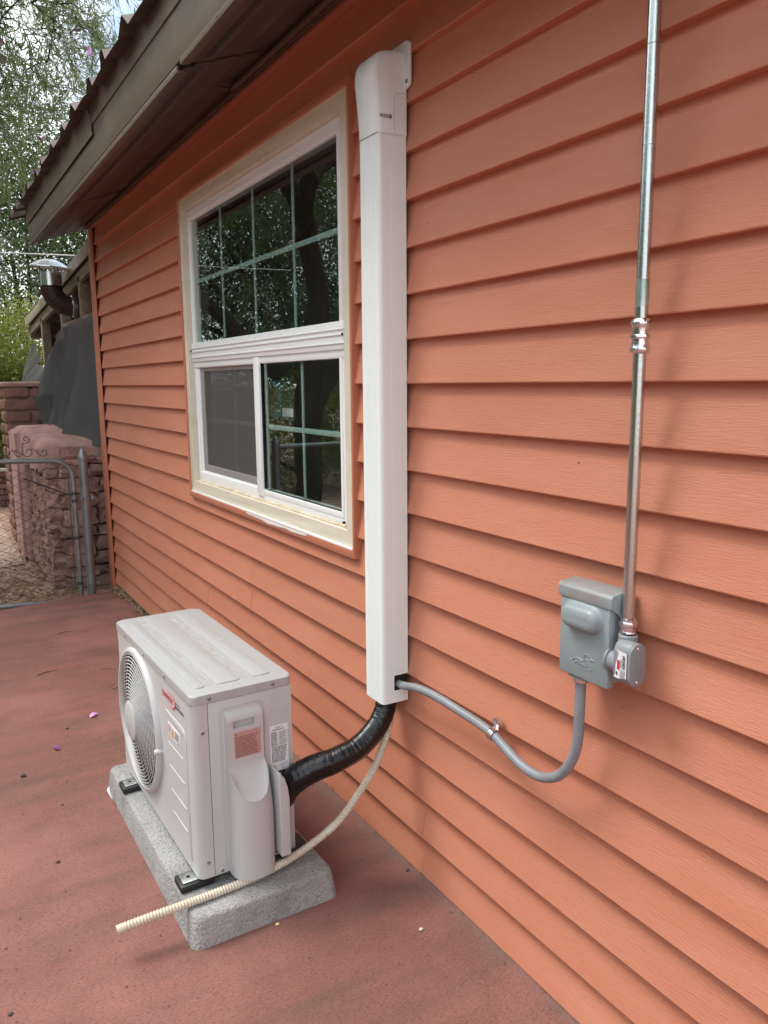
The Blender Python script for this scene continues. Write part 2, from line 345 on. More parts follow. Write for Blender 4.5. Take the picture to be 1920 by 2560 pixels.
# eave: fascia, soffit, roof
FX = -.41
MB().prism([(FX, 2.548), (FX, 2.71), (FX+.018, 2.71), (FX+.018, 2.548)], 'y', -2.5, 6.335).build('fascia_board', m_fasc, house, bevel=.002)
MB().add([(FX-.006, y, z) for y, z in [(-2.5, 2.685), (4.02, 2.712), (4.05, 2.80), (4.05, 2.83), (-2.5, 2.80)]]+[(FX+.012, y, z) for y, z in [(-2.5, 2.685), (4.02, 2.712), (4.05, 2.80), (4.05, 2.83), (-2.5, 2.80)]],
         [(0, 1, 2, 3, 4), (9, 8, 7, 6, 5)]+[(i, 5+i, 5+(i+1) % 5, (i+1) % 5) for i in range(5)]).build('fascia_board', m_fasc, house, smooth=0, bevel=.0015)
pf = [(3.955, 2.664), (6.34, 2.666), (6.34, 2.86), (4.03, 2.83), (4.03, 2.80), (3.985, 2.76)]
MB().add([(FX-.010, y, z) for y, z in pf]+[(FX-.007, y, z) for y, z in pf], [tuple(range(6)), tuple(range(6, 12))[::-1]]+[(i, 6+i, 6+(i+1) % 6, (i+1) % 6) for i in range(6)]).build('fascia_board', m_fasc, house, smooth=0)
for a, b, dz in [(-2.5, 2.62, .004), (2.66, 4.9, -.006), (4.905, 6.32, -.004)]:
    tr = MB().prism([(FX-.004, 2.545+dz), (FX-.004, 2.524+dz), (FX+.03, 2.524+dz+.008), (FX+.03, 2.532+dz+.008), (FX+.004, 2.532+dz), (FX+.004, 2.545+dz)], 'y', a, b).build('soffit_trim', m_fasc, house, bevel=.001)
    yy = a+.12
    while yy < b-.05:
        if yy > .5: MB().lathe([(.004, -.0008), (.004, 0)], (FX-.0042, yy, 2.535+dz), (-1, 0, 0), 8).build('nail_hole', m_hole, tr, smooth=0)
        yy += .31
def sz(x): return 2.535+(x-FX)/(0-FX)*.148
for a, b, sag, drop in [(-2.5, 2.665, .002, .001), (2.655, 4.94, .012, -.002), (4.935, 6.31, .006, -.006)]:
    m = MB(); nx, ny = 24, 14; vs_ = []; fs = []
    for i in range(nx+1):
        x = FX+.012+(0.405)*i/nx
        for j in range(ny+1):
            y = a+(b-a)*j/ny
            rib = -.005 if (i % 6 in (0,)) else 0
            s_ = sag*math.sin(math.pi*min(1, max(0, (y-a)/(b-a))))*math.sin(2.2*math.pi*i/nx)
            vs_.append((x, y, sz(x)+drop+rib-s_))
    for i in range(nx):
        for j in range(ny): fs.append((i*(ny+1)+j, (i+1)*(ny+1)+j, (i+1)*(ny+1)+j+1, i*(ny+1)+j+1))
    nv = len(vs_); vs_ += [(x, y, z+.002) for x, y, z in vs_]; fs += [tuple(q+nv for q in f[::-1]) for f in fs]
    m.add(vs_, fs); so_ = m.build('soffit_panel', m_soff, house, smooth=50)
    pm = MB(); y = max(a+.03, .5)
    while y < min(b-.05, 5.2):
        for r_ in range(6):
            x = FX+.075+r_*.0105
            ii = (x-FX-.012)/.405*nx; s_ = sag*math.sin(math.pi*(y-a)/(b-a))*math.sin(2.2*math.pi*ii/nx)
            z = sz(x)+drop-s_-.0012; dz_ = .148/.41*.003
            if int(ii) % 6 != 0 and int(ii+1) % 6 != 0: pm.quad((x-.003, y, z-dz_), (x+.003, y, z+dz_), (x+.003, y+.011, z+dz_), (x-.003, y+.011, z-dz_))
        y += .02
    v_ = pm.build('vent_slots', m_hole, so_, smooth=0); v_['kind'] = 'stuff'
# torn soffit gap and the loose strip beside the wall
MB().add([(FX+.02, 2.63, 2.536), (FX+.06, 2.655, 2.552), (FX+.055, 2.675, 2.549), (FX+.015, 2.65, 2.534)], [(0, 1, 2, 3)]).build('soffit_tear', m_hole, house, smooth=0)
MB().add([(-.20, 2.93, 2.600), (-.10, 3.02, 2.632), (-.055, 2.93, 2.648), (-.075, 2.90, 2.642), (-.12, 2.985, 2.626)], [(0, 1, 2, 3, 4)]).build('soffit_tear', m_hole, house, smooth=0)
MB().prism([(-.112, 2.612), (-.088, 2.620), (-.088, 2.628), (-.112, 2.624)], 'y', -1, 2.98).build('soffit_strip', m_fasc, house, bevel=.002)
MB().prism([(-.075, 2.628), (-.045, 2.640), (-.045, 2.646), (-.075, 2.636)], 'y', 2.0, 6.2).build('soffit_strip', m_soff, house, bevel=.002)
MB().prism([(FX+.01, 2.545), (-.0, 2.69), (0, 2.9), (FX+.01, 2.80)], 'y', 6.315, 6.333).build('eave_end_board', m_trimo, house, smooth=0)
# corrugated roof sheet
prof = []; PER = .335; y = -2.55
while y < 6.62:
    prof += [(y, 0), (y+.20, 0), (y+.25, .05), (y+.27, .05), (y+.31, 0)]; y += PER
nP = len(prof); vs_ = []; fs = []
SL = math.tan(R(17))
xs = [-.475, -.44, 0, 2.6]
for x in xs:
    for i, (yy, h) in enumerate(prof):
        edge = (.006*math.sin(yy*7.3)+.012*(rng.random()-.5)) if x < -.46 else 0
        vs_.append((x+edge, yy, 2.795+(x+.41)*SL+h+edge*.6))
n1 = len(vs_); vs_ += [(x, yy, z-.0015) for x, yy, z in vs_]
for i in range(len(xs)-1):
    for j in range(nP-1):
        f = (i*nP+j, i*nP+j+1, (i+1)*nP+j+1, (i+1)*nP+j); fs.append(f); fs.append(tuple(q+n1 for q in f[::-1]))
for j in range(nP-1): fs.append((j, j+1, n1+j+1, n1+j))
roof = MB().add(vs_, fs).build('roof', m_roof, house, smooth=0)
MB().prism([(-.40, 2.72), (-.40, 2.785), (2.55, 2.785+2.95*SL), (2.55, 2.72+2.95*SL)], 'y', -2.5, 6.3).build('roof_deck', m_soff, roof, smooth=0)
MB().prism([(2.6, 3.7), (5.2, 2.9), (5.2, 2.85), (2.6, 3.62)], 'y', -2.6, 6.6).build('roof_back_slope', m_roof, roof, smooth=0)

# ---- window
# channel, cream trim, frame, panes
win = MB()
def frame(m, o, i, x0, x1):
    # rectangular ring o=(y0,y1,z0,z1) outer, i inner, between x0 (front) and x1
    oy0, oy1, oz0, oz1 = o; iy0, iy1, iz0, iz1 = i
    O_ = [(oy0, oz0), (oy1, oz0), (oy1, oz1), (oy0, oz1)]; I_ = [(iy0, iz0), (iy1, iz0), (iy1, iz1), (iy0, iz1)]
    v = [(x0, *p) for p in O_]+[(x0, *p) for p in I_]+[(x1, *p) for p in O_]+[(x1, *p) for p in I_]; f = []
    for k in range(4):
        j = (k+1) % 4
        f += [(k, j, 4+j, 4+k), (8+k, 12+k, 12+j, 8+j), (k, 8+k, 8+j, j), (4+k, 4+j, 12+j, 12+k)]
    m.add(v, f); return m
chan = frame(MB(), (WY0, WY1, WZ0, WZ1), (2.264, 4.060, .970, 2.434), -.012, .03)
window = chan.build('window', m_trimo, house, bevel=.003)
# cream trim: face plus reveal, slightly dented strips
def dent_strip(p0, p1, w0, w1, name, n=24, amp=.0025, ph=0.0):
    # strip between line p0->p1 offset vectors w0 (outer) and w1 (inner, with depth)
    m = MB(); vs_ = []; fs = []; rows = 4
    for i in range(n+1):
        t = i/n; b = Vector(p0).lerp(Vector(p1), t)
        for r_ in range(rows+1):
            q = b+Vector(w0[0]).lerp(Vector(w0[1]), t)*(1-r_/rows)+Vector(w1[0]).lerp(Vector(w1[1]), t)*(r_/rows)
            d = amp*(math.sin(9*t+r_*1.3+ph)+.6*math.sin(23*t+r_*2+ph*2))*math.sin(math.pi*r_/rows)*min(1, t*8, (1-t)*8)
            vs_.append((q.x+d, q.y, q.z))
    for i in range(n):
        for r_ in range(rows): fs.append((i*(rows+1)+r_, (i+1)*(rows+1)+r_, (i+1)*(rows+1)+r_+1, i*(rows+1)+r_+1))
    m.add(vs_, fs); return m.build(name, m_cream, window, smooth=40)
yo0, yo1, zo0, zo1 = 2.263, 4.061, .968, 2.436; yi0, yi1, zi0, zi1 = 2.322, 4.018, 1.028, 2.382
XF, XW = -.001, .026
def strip(outer_a, outer_b, inner_a, inner_b, nm, ph, xf=XF):
    z3 = (0, 0, 0)
    dent_strip((xf, *outer_a), (xf, *outer_b), (z3, z3), ((0, inner_a[0]-outer_a[0], inner_a[1]-outer_a[1]), (0, inner_b[0]-outer_b[0], inner_b[1]-outer_b[1])), nm, ph=ph)
    m = MB(); m.quad((xf, *inner_a), (xf, *inner_b), (XW+.006, *inner_b), (XW+.006, *inner_a)); m.build('trim_return', m_cream, window, smooth=0)
strip((yo0, zo1), (yo1, zo1), (yi0, zi1), (yi1, zi1), 'cream_trim', .3)
strip((yo0, zo0), (yo1, zo0), (yi0, zi0), (yi1, zi0), 'cream_trim', 1.7)
strip((yo0, zo0), (yo0, zo1), (yi0, zi0), (yi0, zi1), 'cream_trim', 2.1)
strip((yo1, zo0), (yo1, zo1), (yi1, zi0), (yi1, zi1), 'cream_trim', 4.1)
# ribs folded into the far trim leg
for q in (4.032, 4.048): MB().rbox(XF-.005, XF+.004, q-.004, q+.004, 1.0, 2.41, .002).build('trim_fold', m_cream, window)
MB().rbox(-.010, -.002, 2.275, 4.05, .966, .977, .002).build('trim_lip', m_white, window)
MB().tube([Vector((XW-.002, 2.33+1.7*i/40, 1.030+.0012*math.sin(i*.9))) for i in range(41)], [0.008+.0022*math.sin(i*1.7)*math.sin(i*.37) for i in range(41)], 6).build('caulk_bead', m_caulk, window)
# smeared caulk below the sill
cm = MB(); n = 30; vs_ = []; fs = []
for i in range(n+1):
    t = i/n; y = 2.62+.62*t; h = .011*math.sin(math.pi*t)**.5*(.75+.25*math.sin(i*.45)+.12*math.sin(i*1.1))
    vs_ += [(-.0135, y, .968), (-.0140, y, .966-abs(h)*.6), (-.0128, y, .965-abs(h)-.002)]
for i in range(n):
    for j in range(2): fs.append((i*3+j, (i+1)*3+j, (i+1)*3+j+1, i*3+j+1))
cm.add(vs_, fs).build('caulk_smear', m_white, window)
GY0, GY1 = 2.405, 3.988
fr = frame(MB(), (yi0, yi1, zi0, zi1), (GY0, GY1, 1.079, 2.331), XW, .07)
frame_o = fr.build('frame', m_white, window, bevel=.003)
frame(MB(), (2.375, 4.005, 1.70, 2.352), (2.384, 3.998, 1.709, 2.343), XW-.004, XW+.004).build('frame_bead', m_white, window, bevel=.0015)
MB().rbox(XW-.012, .06, yi0+.01, yi1-.005, 1.640, 1.735, .005).build('transom', m_white, window)
for zz in (1.662, 1.690, 1.708): MB().rbox(XW-.017, XW-.008, yi0+.012, yi1-.008, zz-.003, zz+.003, .002).build('transom_bead', m_white, window)
MB().rbox(XW-.004, .06, yi0+.01, yi1-.005, 1.612, 1.645, .004).build('transom', m_white, window)
MB().rbox(XW-.010, .06, 3.118, 3.180, 1.05, 1.64, .006).build('meeting_stile', m_white, window)
frame(MB(), (2.385, 3.13, 1.058, 1.632), (2.405, 3.118, 1.079, 1.617), XW-.003, .05).build('sash_frame', m_white, window, bevel=.003)
def pane(y0, y1, z0, z1, x):
    MB().box(x, x+.004, y0, y1, z0, z1).build('pane', m_glass, window, smooth=0)
GX = .034
pane(2.39, 4.0, 1.735, 2.345, GX); pane(2.39, 3.13, 1.07, 1.63, GX); pane(3.17, 4.0, 1.06, 1.64, GX+.022)
def munt(y0, y1, z0, z1, x=GX+.010): MB().rbox(x, x+.007, y0, y1, z0, z1, .002).build('muntin', m_munt, window)
for yy in (2.798, 3.196, 3.594): munt(yy-.008, yy+.008, 1.735, 2.335)
munt(2.40, 3.99, 2.028, 2.048, GX+.011)
munt(2.744, 2.760, 1.075, 1.62); munt(2.40, 3.12, 1.338, 1.358, GX+.011)
munt(3.55, 3.566, 1.07, 1.63, GX+.034); munt(3.18, 3.97, 1.338, 1.358, GX+.035)
frame(MB(), (3.17, 3.985, 1.066, 1.628), (3.19, 3.955, 1.085, 1.610), GX-.002, GX+.02).build('screen_track', m_white, window, bevel=.002)
frame(MB(), (3.18, 3.958, 1.082, 1.612), (3.205, 3.905, 1.12, 1.592), GX+.004, GX+.014).build('screen_frame', m_insfr, window, bevel=.002)
MB().box(GX+.008, GX+.0086, 3.19, 3.93, 1.09, 1.60).build('insect_screen', m_scr, window, smooth=0)
for yy, zz in ((2.345, 1.686), (4.005, 1.69), (2.36, 1.045)): MB().rbox(XW-.0185, XW-.010, yy, yy+.012, zz, zz+.008, .001).build('weep_hole', m_hole, window)
# picture standing inside, close to the glass: plain stand-in
pst = root('wall_calendar', (.12, 3.12, 1.36), label='small calendar sheet seen through the lower right window pane', cat='calendar')
MB().box(.118, .120, 2.985, 3.25, 1.372, 1.556).build('sheet', M('calendar_sheet', H('3d4b44'), .7), pst, smooth=0)
MB().box(.116, .1178, 3.125, 3.235, 1.385, 1.543).build('picture', M('calendar_blue', H('3f8ea0'), .7), pst, smooth=0)
MB().prism([(3.18+.028*math.cos(a*.524), 1.46+.066*math.sin(a*.524)) for a in range(12)], 'x', .1145, .1158).build('picture_figure', M('calendar_rust', H('8d5a2e'), .7), pst, smooth=0)
MB().box(.116, .1178, 3.0, 3.11, 1.39, 1.425).build('print_block', m_paper, pst, smooth=0)
# ================================================================== line-set cover duct
dz0, dz1 = .555, 2.22
duct = root('line_cover_duct', (-.045, 1.99, dz0), label='tall white plastic line cover duct beside the window', cat='duct')
DY0, DY1, DX = 1.938, 2.046, -.09
def duct_prof(i=0.0, ribs=True):
    p = [(-.0005, DY0+i), (-.052, DY0+i), (-.0525, DY0+i+.0012), (-.0545, DY0+i+.0012), (-.055, DY0+i)]
    p += [(DX+.012+.012*math.cos(R(a)), DY0+i+.012+.012*math.sin(R(a))) for a in (270, 247, 225, 202, 180)]
    if ribs:
        y = DY0+.022
        while y < DY1-.022:
            p += [(DX, y), (DX-.0011, y+.001), (DX-.0011, y+.0045), (DX, y+.0055)]; y += .0098
    p += [(DX+.008+.008*math.cos(R(a)), DY1-i-.008+.008*math.sin(R(a))) for a in (180, 157, 135, 112, 90)]
    p += [(-.0005, DY1-i)]; return p
op = duct_prof(); T_ = .0035
ip = [(-.0005, DY0+T_), (DX+T_+.01, DY0+T_), (DX+T_, DY0+T_+.01), (DX+T_, DY1-T_-.006), (DX+T_+.006, DY1-T_), (-.0005, DY1-T_)]
# shell: walls as an open bottom channel, with the cable notch in the near side
m = MB(); n = len(op)
NZ0, NZ1, NXb = .594, .642, -.050            # notch for the flexible conduit
zs = [dz0, NZ0, NZ1, dz1]
for zi in range(3):
    for j in range(n-1):
        a, b = op[j], op[j+1]
        if zi == 1 and j == 0:
            m.quad((NXb, a[1], zs[1]), (b[0], b[1], zs[1]), (b[0], b[1], zs[2]), (NXb, a[1], zs[2])); continue
        m.quad((*a, zs[zi]), (*b, zs[zi]), (*b, zs[zi+1]), (*a, zs[zi+1]))
ring = [op[0], op[4], op[9], op[-6], op[-1]]
for j in range(len(ip)-1): m.quad((*ip[j], dz0), (*ip[j+1], dz0), (*ip[j+1], dz1), (*ip[j], dz1))
m.build('duct_body', m_duct, duct, smooth=25)
m = MB()      # bottom rim
rimo = [(-.0005, DY0), (DX+.012, DY0), (DX, DY0+.012), (DX, DY1-.008), (DX+.008, DY1), (-.0005, DY1)]
for j in range(5): m.quad((*rimo[j], dz0+.0002), (*rimo[j+1], dz0+.0002), (*ip[j+1], dz0+.0002), (*ip[j], dz0+.0002))
m.build('duct_rim', m_duct, duct, smooth=0)
MB().box(-.0515, -.001, DY0+.0012, DY0+.0033, NZ0-.004, NZ1+.004).build('cable_notch', m_hole, duct, smooth=0)
# wall cap (elbow) on top
sec = [(2.200, -.094, 0), (2.225, -.0945, 0), (2.26, -.097, 0), (2.30, -.1015, 0), (2.335, -.105, 0), (2.36, -.106, .0), (2.382, -.102, .001), (2.398, -.092, .003), (2.408, -.078, .006), (2.413, -.06, .010)]
m = MB(); rows = []
for z, x, ins in sec:
    ex_ = .0025-ins
    y0, y1 = DY0-ex_, DY1+ex_
    zt = z
    pr = [(-.0005, y0), (x*.45, y0), (x+.016, y0), (x+.005, y0+.004), (x, y0+.014), (x, (y0+y1)/2), (x, y1-.014), (x+.005, y1-.004), (x+.016, y1), (x*.45, y1), (-.0005, y1)]
    rows.append([(a, b, zt+(max(0, (a-x))*.10 if z > 2.37 else 0)) for a, b in pr])
k = len(rows[0]); vs_ = [p for r_ in rows for p in r_]
fs = [(i*k+j, i*k+j+1, (i+1)*k+j+1, (i+1)*k+j) for i in range(len(rows)-1) for j in range(k-1)]
m.add(vs_, fs)
top = rows[-1]; m.add(top, [tuple(range(k))])
cap = m.build('wall_cap', m_duct, duct, smooth=50)
MB().prism(rrect(1.915, 2.069, 2.322, 2.442, .016), 'x', -.006, .004).build('cap_flange', m_duct, duct, bevel=.0015)
screw(duct, Vector((-.0062, 1.925, 2.338))-ORG[duct], (-1, 0, 0), .006)
MB().prism([(a, b) for a, b in rrect(-.087, -.050, 2.2385, 2.2475, .004, 3)], 'y', DY0-.0032, DY0-.0026).build('cap_slot', M('slot_grey', (.35, .34, .31, 1), .6), duct, smooth=0)
screw(duct, Vector((-.054, DY0-.0032, 2.243))-ORG[duct], (0, -1, 0), .0055)
tubepts = [(-.04, DY0-.0026, 2.205), (-.04, DY0-.0026, 2.285), (-.038, DY0-.0026, 2.298), (-.030, DY0-.0026, 2.306), (-.0, DY0-.0026, 2.309)]
MB().tube(tubepts, .0006, 5).build('cap_seam', M('seam_grey', (.45, .43, .4, 1), .6), duct)

# ================================================================== equipment pad
pad = root('equipment_pad', (-.72, 1.90, 0), R(0.6), label='grey speckled composite pad under the outdoor unit', cat='pad')
bm = bmesh.new(); bmesh.ops.create_cube(bm, size=1)
PW, PL, PH = .452, 1.055, .085
for v in bm.verts:
    sx_ = 0 if v.co.z < 0 else .012
    v.co = Vector((sx_ if v.co.x < 0 else PW-sx_, sx_ if v.co.y < 0 else PL-sx_, 0 if v.co.z < 0 else PH))
vert_e = [e for e in bm.edges if abs(e.verts[0].co.z-e.verts[1].co.z) > .04]
bmesh.ops.bevel(bm, geom=vert_e, offset=.028, segments=4, affect='EDGES', profile=.5)
te = [e for e in bm.edges if all(v.co.z > .08 for v in e.verts)]
bmesh.ops.bevel(bm, geom=te, offset=.011, segments=4, affect='EDGES', profile=.5)
MB().frombm(bm).build('pad_body', m_pad, pad, local=True, smooth=50)
tg = MB(); n = 10; vs_ = []; fs = []
for i in range(n+1):
    t = i/n; a = t*2.2
    for s_ in (0, 1): vs_.append((-.742-.010*math.sin(a*1.4)+.012*s_*t, 2.800+.05*t, .022+.03*math.sin(a)*(1-.3*s_)+.012*s_))
for i in range(n): fs.append((2*i, 2*i+1, 2*i+3, 2*i+2))
tg.add(vs_, fs); nv = len(tg.v); tg.add([(x+.0006, y, z+.0006) for x, y, z in vs_], [f[::-1] for f in fs])
tgo = tg.build('paper_tag', m_paper, None, org=(-.745, 2.82, .0)); tag(tgo, 'curled white paper tag with red print at the pad corner', 'tag')
MB().box(-.757, -.7565, 2.812, 2.822, .030, .042).build('red_print', m_red, None, smooth=0).parent = tgo
bpy.data.objects['red_print'].location = (.745, -2.82, 0)

# ================================================================== outdoor unit
AL, AD, AH = .845, .306, .558
ac = root('air_conditioner', (-.655, 2.03, .115), R(1.2), label='off white outdoor air conditioner unit standing on the grey pad', cat='air conditioner')
def A(mb, name, mat, parent=None, **k): return mb.build(name, mat, parent or ac, local=True, **k)
FY, FZ, FR = .560, .288, .238
# cabinet shell without front, then the front sheet with the round opening
m = MB(); rr = rrect(0, AD, 0, AL, .022, 5); n = len(rr)
for j in range(n):
    a, b = rr[j], rr[(j+1) % n]
    if a[0] < .001 and b[0] < .001: continue
    m.quad((*a, .0), (*b, .0), (*b, .534), (*a, .534))
m.add([(x, y, .002) for x, y in rr], [tuple(range(n))])
A(m, 'cabinet', m_ac, smooth=60)
m = MB(); NS = 96; angs = sorted([2*math.pi*i/NS for i in range(NS)]+[math.atan2(z-FZ, y-FY) % (2*math.pi) for y in (.022, AL-.022) for z in (0, .534)])
inn, outr = [], []
for a in angs:
    c_, s_ = math.cos(a), math.sin(a)
    ts = []
    if c_ > 1e-6: ts.append((AL-.022-FY)/c_)
    if c_ < -1e-6: ts.append((.022-FY)/c_)
    if s_ > 1e-6: ts.append((.534-FZ)/s_)
    if s_ < -1e-6: ts.append((0-FZ)/s_)
    t = min(ts); outr.append((0, FY+c_*t, FZ+s_*t)); inn.append((0, FY+c_*(FR-.004), FZ+s_*(FR-.004)))
n = len(angs); m.add(outr+inn, [(i, (i+1) % n, n+(i+1) % n, n+i) for i in range(n)])
A(m, 'front_panel', m_ac, smooth=0)
A(MB().lathe([(FR-.004, 0), (FR-.012, .06), (FR-.012, .12), (.0, .121)], (0, FY, FZ), (1, 0, 0), 48, cap=False), 'fan_shroud', m_acdark)
for k in range(3):
    m = MB(); vs_ = []; fs = []
    for i in range(9):
        r_ = .055+.155*i/8
        for j in range(7):
            a = R(120*k+20)+R(75)*(j/6-.5)*(1-.25*i/8)+.25*i/8; vs_.append((.035+.05*(j/6), FY+r_*math.cos(a), FZ+r_*math.sin(a)))
    for i in range(8):
        for j in range(6): fs.append((i*7+j, i*7+j+1, i*7+8+j, i*7+7+j))
    A(m.add(vs_, fs), 'fan_blade', m_blade)
A(MB().lathe([(.0, .025), (.05, .03), (.055, .09)], (0, FY, FZ), (1, 0, 0), 24, cap=False), 'fan_hub', m_blade)
# grille
def gx(r_): return -.012-.024*(1-(r_/FR)**2)
A(MB().lathe([(FR+.006, 0), (FR+.006, -.010), (FR+.001, -.0165), (FR-.007, -.0165), (FR-.011, -.008), (FR-.011, 0.004)], (0, FY, FZ), (1, 0, 0), 72, cap=False), 'grille_rim', m_ac, smooth=60)
m = MB(); r_ = .068
while r_ < FR-.012:
    m.tube([(gx(r_), FY+r_*math.cos(2*math.pi*i/60), FZ+r_*math.sin(2*math.pi*i/60)) for i in range(60)], .0019, 5, closed=True); r_ += .0112
for k in range(22):
    pts = []
    for i in range(10):
        q = .055+(FR-.012-.055)*i/9; a = 2*math.pi*k/22+.45*(i/9)**1.2; pts.append((gx(q)+.004, FY+q*math.cos(a), FZ+q*math.sin(a)))
    m.tube(pts, .0016, 5)
A(m, 'fan_grille', m_ac, smooth=60)
A(MB().lathe([(.066, .004), (.066, -.003), (.058, -.006), (.0, -.0075)], (gx(.06), FY, FZ), (1, 0, 0), 40, cap=False), 'grille_hub', m_ac, smooth=40)
A(MB().lathe([(.009, 0), (.009, -.022), (.007, -.025), (.0, -.025)], (0, FY-FR-.002, FZ-.02), (1, 0, 0), 16, cap=False), 'grille_clip', m_ac)
# raised moulding right of the fan
pp = [(.058, .03), (.058, .405), (.066, .425), (.085, .437), (.25, .437), (.25, .425), (.088, .412), (.076, .402), (.072, .03)]
A(MB().prism([(y, z) for y, z in pp], 'x', -.0025, .001), 'front_moulding', m_ac, bevel=.0018)
for zz, ya, yb in ((.332, .243, .10), (.257, .236, .095), (.18, .232, .09), (.108, .226, .088)):
    A(MB().rbox(-.0018, .002, yb, ya, zz-.0028, zz+.0028, .0016), 'front_rib', m_ac)
# top cover
bm = bmesh.new(); pr = rrect(-.003, AD+.003, -.003, AL+.003, .024, 5); n = len(pr)
lo_ = [bm.verts.new((x, y, .532)) for x, y in pr]; hi_ = [bm.verts.new((x, y, AH)) for x, y in pr]
for j in range(n): bm.faces.new((lo_[j], lo_[(j+1) % n], hi_[(j+1) % n], hi_[j]))
tf = bm.faces.new(hi_); bm.faces.new(lo_[::-1])
bmesh.ops.bevel(bm, geom=[e for e in tf.edges], offset=.006, segments=3, affect='EDGES', profile=.5)
topc = A(MB().frombm(bm), 'top_cover', m_actop, smooth=40)
for a, b in ((.028, .062), (.092, .168), (.205, .262)):
    A(MB().prism(rrect(a, b, .05, AL-.03, .014, 4), 'z', AH-.002, AH+.0035), 'top_rib', m_actop, topc, bevel=.0028)
for a, b in ((.066, .088), (.172, .196)):
    mm = MB(); n = 40; vs_ = []; fs = []
    for i in range(n+1):
        y = .06+(AL-.13)*i/n; wv = (b-a)*.5*(.55+.35*math.sin(i*1.9)*math.sin(i*.7)); c0 = (a+b)/2+.004*math.sin(i*.8)
        vs_ += [(c0-wv, y, AH+.0008), (c0+wv, y, AH+.0008)]
    for i in range(n): fs.append((2*i, 2*i+1, 2*i+3, 2*i+2))
    A(mm.add(vs_, fs), 'dust_streak', m_dust, topc, smooth=0)
# near side: panel right of the seam
A(MB().rbox(.047, AD-.003, -.0022, .004, .003, .5305, .001), 'side_panel', m_ac)
A(MB().rbox(.0455, .0475, -.0004, .002, .003, .5305, .0005), 'panel_seam', m_acdark)
def ringline(y, pts, r_=.0011, mat=None, nm='panel_bead'): A(MB().tube([(x, y, z) for x, z in pts], r_, 6, closed=True), nm, mat or m_ac)
SY = -.0022
ringline(SY, rrect(.078, .2135, -.02+.035, .508, .018, 4), .0016)
ringline(SY, rrect(.0835, .2085, .02, .5025, .014, 4), .0012)
ringline(SY, rrect(.262, .290, .02, .17, .006, 3), .0010)
for zz in (.075, .115): A(MB().rbox(.264, .284, SY-.001, SY+.001, zz-.001, zz+.001, .0006), 'panel_bead', m_ac)
# valve cover
xsv = [.092, .0935, .097, .104, .112, .115, .13, .145, .155, .165, .175, .19, .196, .203, .210, .2165, .221, .2225]
def wid(z):      # lower part is wider on the wall side
    t = min(1, max(0, (z-.20)/.14)); return .2225-(.018)*t
def cols(z):
    x1 = wid(z); return [.092+(x-.092)*(x1-.092)/(.2225-.092) for x in xsv]
def bul(s_):
    q = abs(2*s_-1); return .018+.056*max(0, 1-q**2.6)**.5
def ze(s_): q = abs(2*s_-1); return .238+.085*q**3
rowsv = []
Z0 = -.004; nlow, nb, nup = 5, 9, 0
upz = [.36, .40, .444, .455, .467, .478, .487, .492, .4945]
for r_ in range(nlow+1):
    row = []
    for i, x in enumerate(xsv):
        s_ = (x-.092)/(.2225-.092); z = Z0+(ze(s_)-Z0)*r_/nlow
        xx = cols(z)[i]; row.append((xx, -bul(s_)*(1 if 0 < i < len(xsv)-1 else .35), z))
    rowsv.append(row)
for r_ in range(1, nb+1):
    row = []
    for i, x in enumerate(xsv):
        s_ = (x-.092)/(.2225-.092); t = r_/nb; z = ze(s_)+(.335-ze(s_))*t; xx = cols(z)[i]
        p0 = bul(s_)*(1 if 0 < i < len(xsv)-1 else .35); p1 = .020*(1 if 0 < i < len(xsv)-1 else .35)
        k_ = (1-t)**1.7
        row.append((xx, -(p1+(p0-p1)*k_), z))
    rowsv.append(row)
for z in upz:
    row = []
    for i, x in enumerate(xsv):
        p1 = .020*(1 if 0 < i < len(xsv)-1 else .35)
        if z > .478: p1 *= max(0.05, 1-((z-.478)/.0166)**2)
        zz = z-.006*abs(2*i/(len(xsv)-1)-1)**4
        row.append((cols(z)[i], -p1, zz))
    rowsv.append(row)
m = MB(); k = len(xsv); vs_ = [p for r_ in rowsv for p in r_]; fs = []
ri0 = nlow+nb; slot_rows = range(ri0+3, ri0+5); sc0, sc1 = 5, 11
for i in range(len(rowsv)-1):
    for j in range(k-1):
        if i in slot_rows and sc0 <= j < sc1: continue
        fs.append((i*k+j, i*k+j+1, (i+1)*k+j+1, (i+1)*k+j))
m.add(vs_, fs)
for j in range(k-1): m.quad(rowsv[0][j], rowsv[0][j+1], (rowsv[0][j+1][0], 0, Z0), (rowsv[0][j][0], 0, Z0))
for i in range(len(rowsv)-1):
    for j in (0, k-1): a, b = rowsv[i][j], rowsv[i+1][j]; m.quad(a, b, (b[0], 0, b[2]), (a[0], 0, a[2]))
bx0, bx1 = rowsv[ri0+3][sc0][0], rowsv[ri0+3][sc1][0]; bz0, bz1 = rowsv[ri0+3][sc0][2], rowsv[ri0+5][sc0][2]
D0, D1 = -.020, -.006
m.quad((bx0, D0, bz0), (bx1, D0, bz0), (bx1, D1, bz0+.003), (bx0, D1, bz0+.003)); m.quad((bx0, D0, bz1), (bx1, D0, bz1), (bx1, D1, bz1), (bx0, D1, bz1))
m.quad((bx0, D0, bz0), (bx0, D0, bz1), (bx0, D1, bz1), (bx0, D1, bz0)); m.quad((bx1, D0, bz0), (bx1, D0, bz1), (bx1, D1, bz1), (bx1, D1, bz0)); m.quad((bx0, D1, bz0), (bx1, D1, bz0), (bx1, D1, bz1), (bx0, D1, bz1))
vc = A(m, 'valve_cover', m_ac, smooth=38)
A(MB().lathe([(.0075, -.0204), (.0075, -.0202), (.006, -.019), (0, -.019)], (.179, 0, .334), (0, 1, 0), 16, cap=False), 'cover_hole', M('hole_grey', (.25, .24, .23, 1), .6), vc)
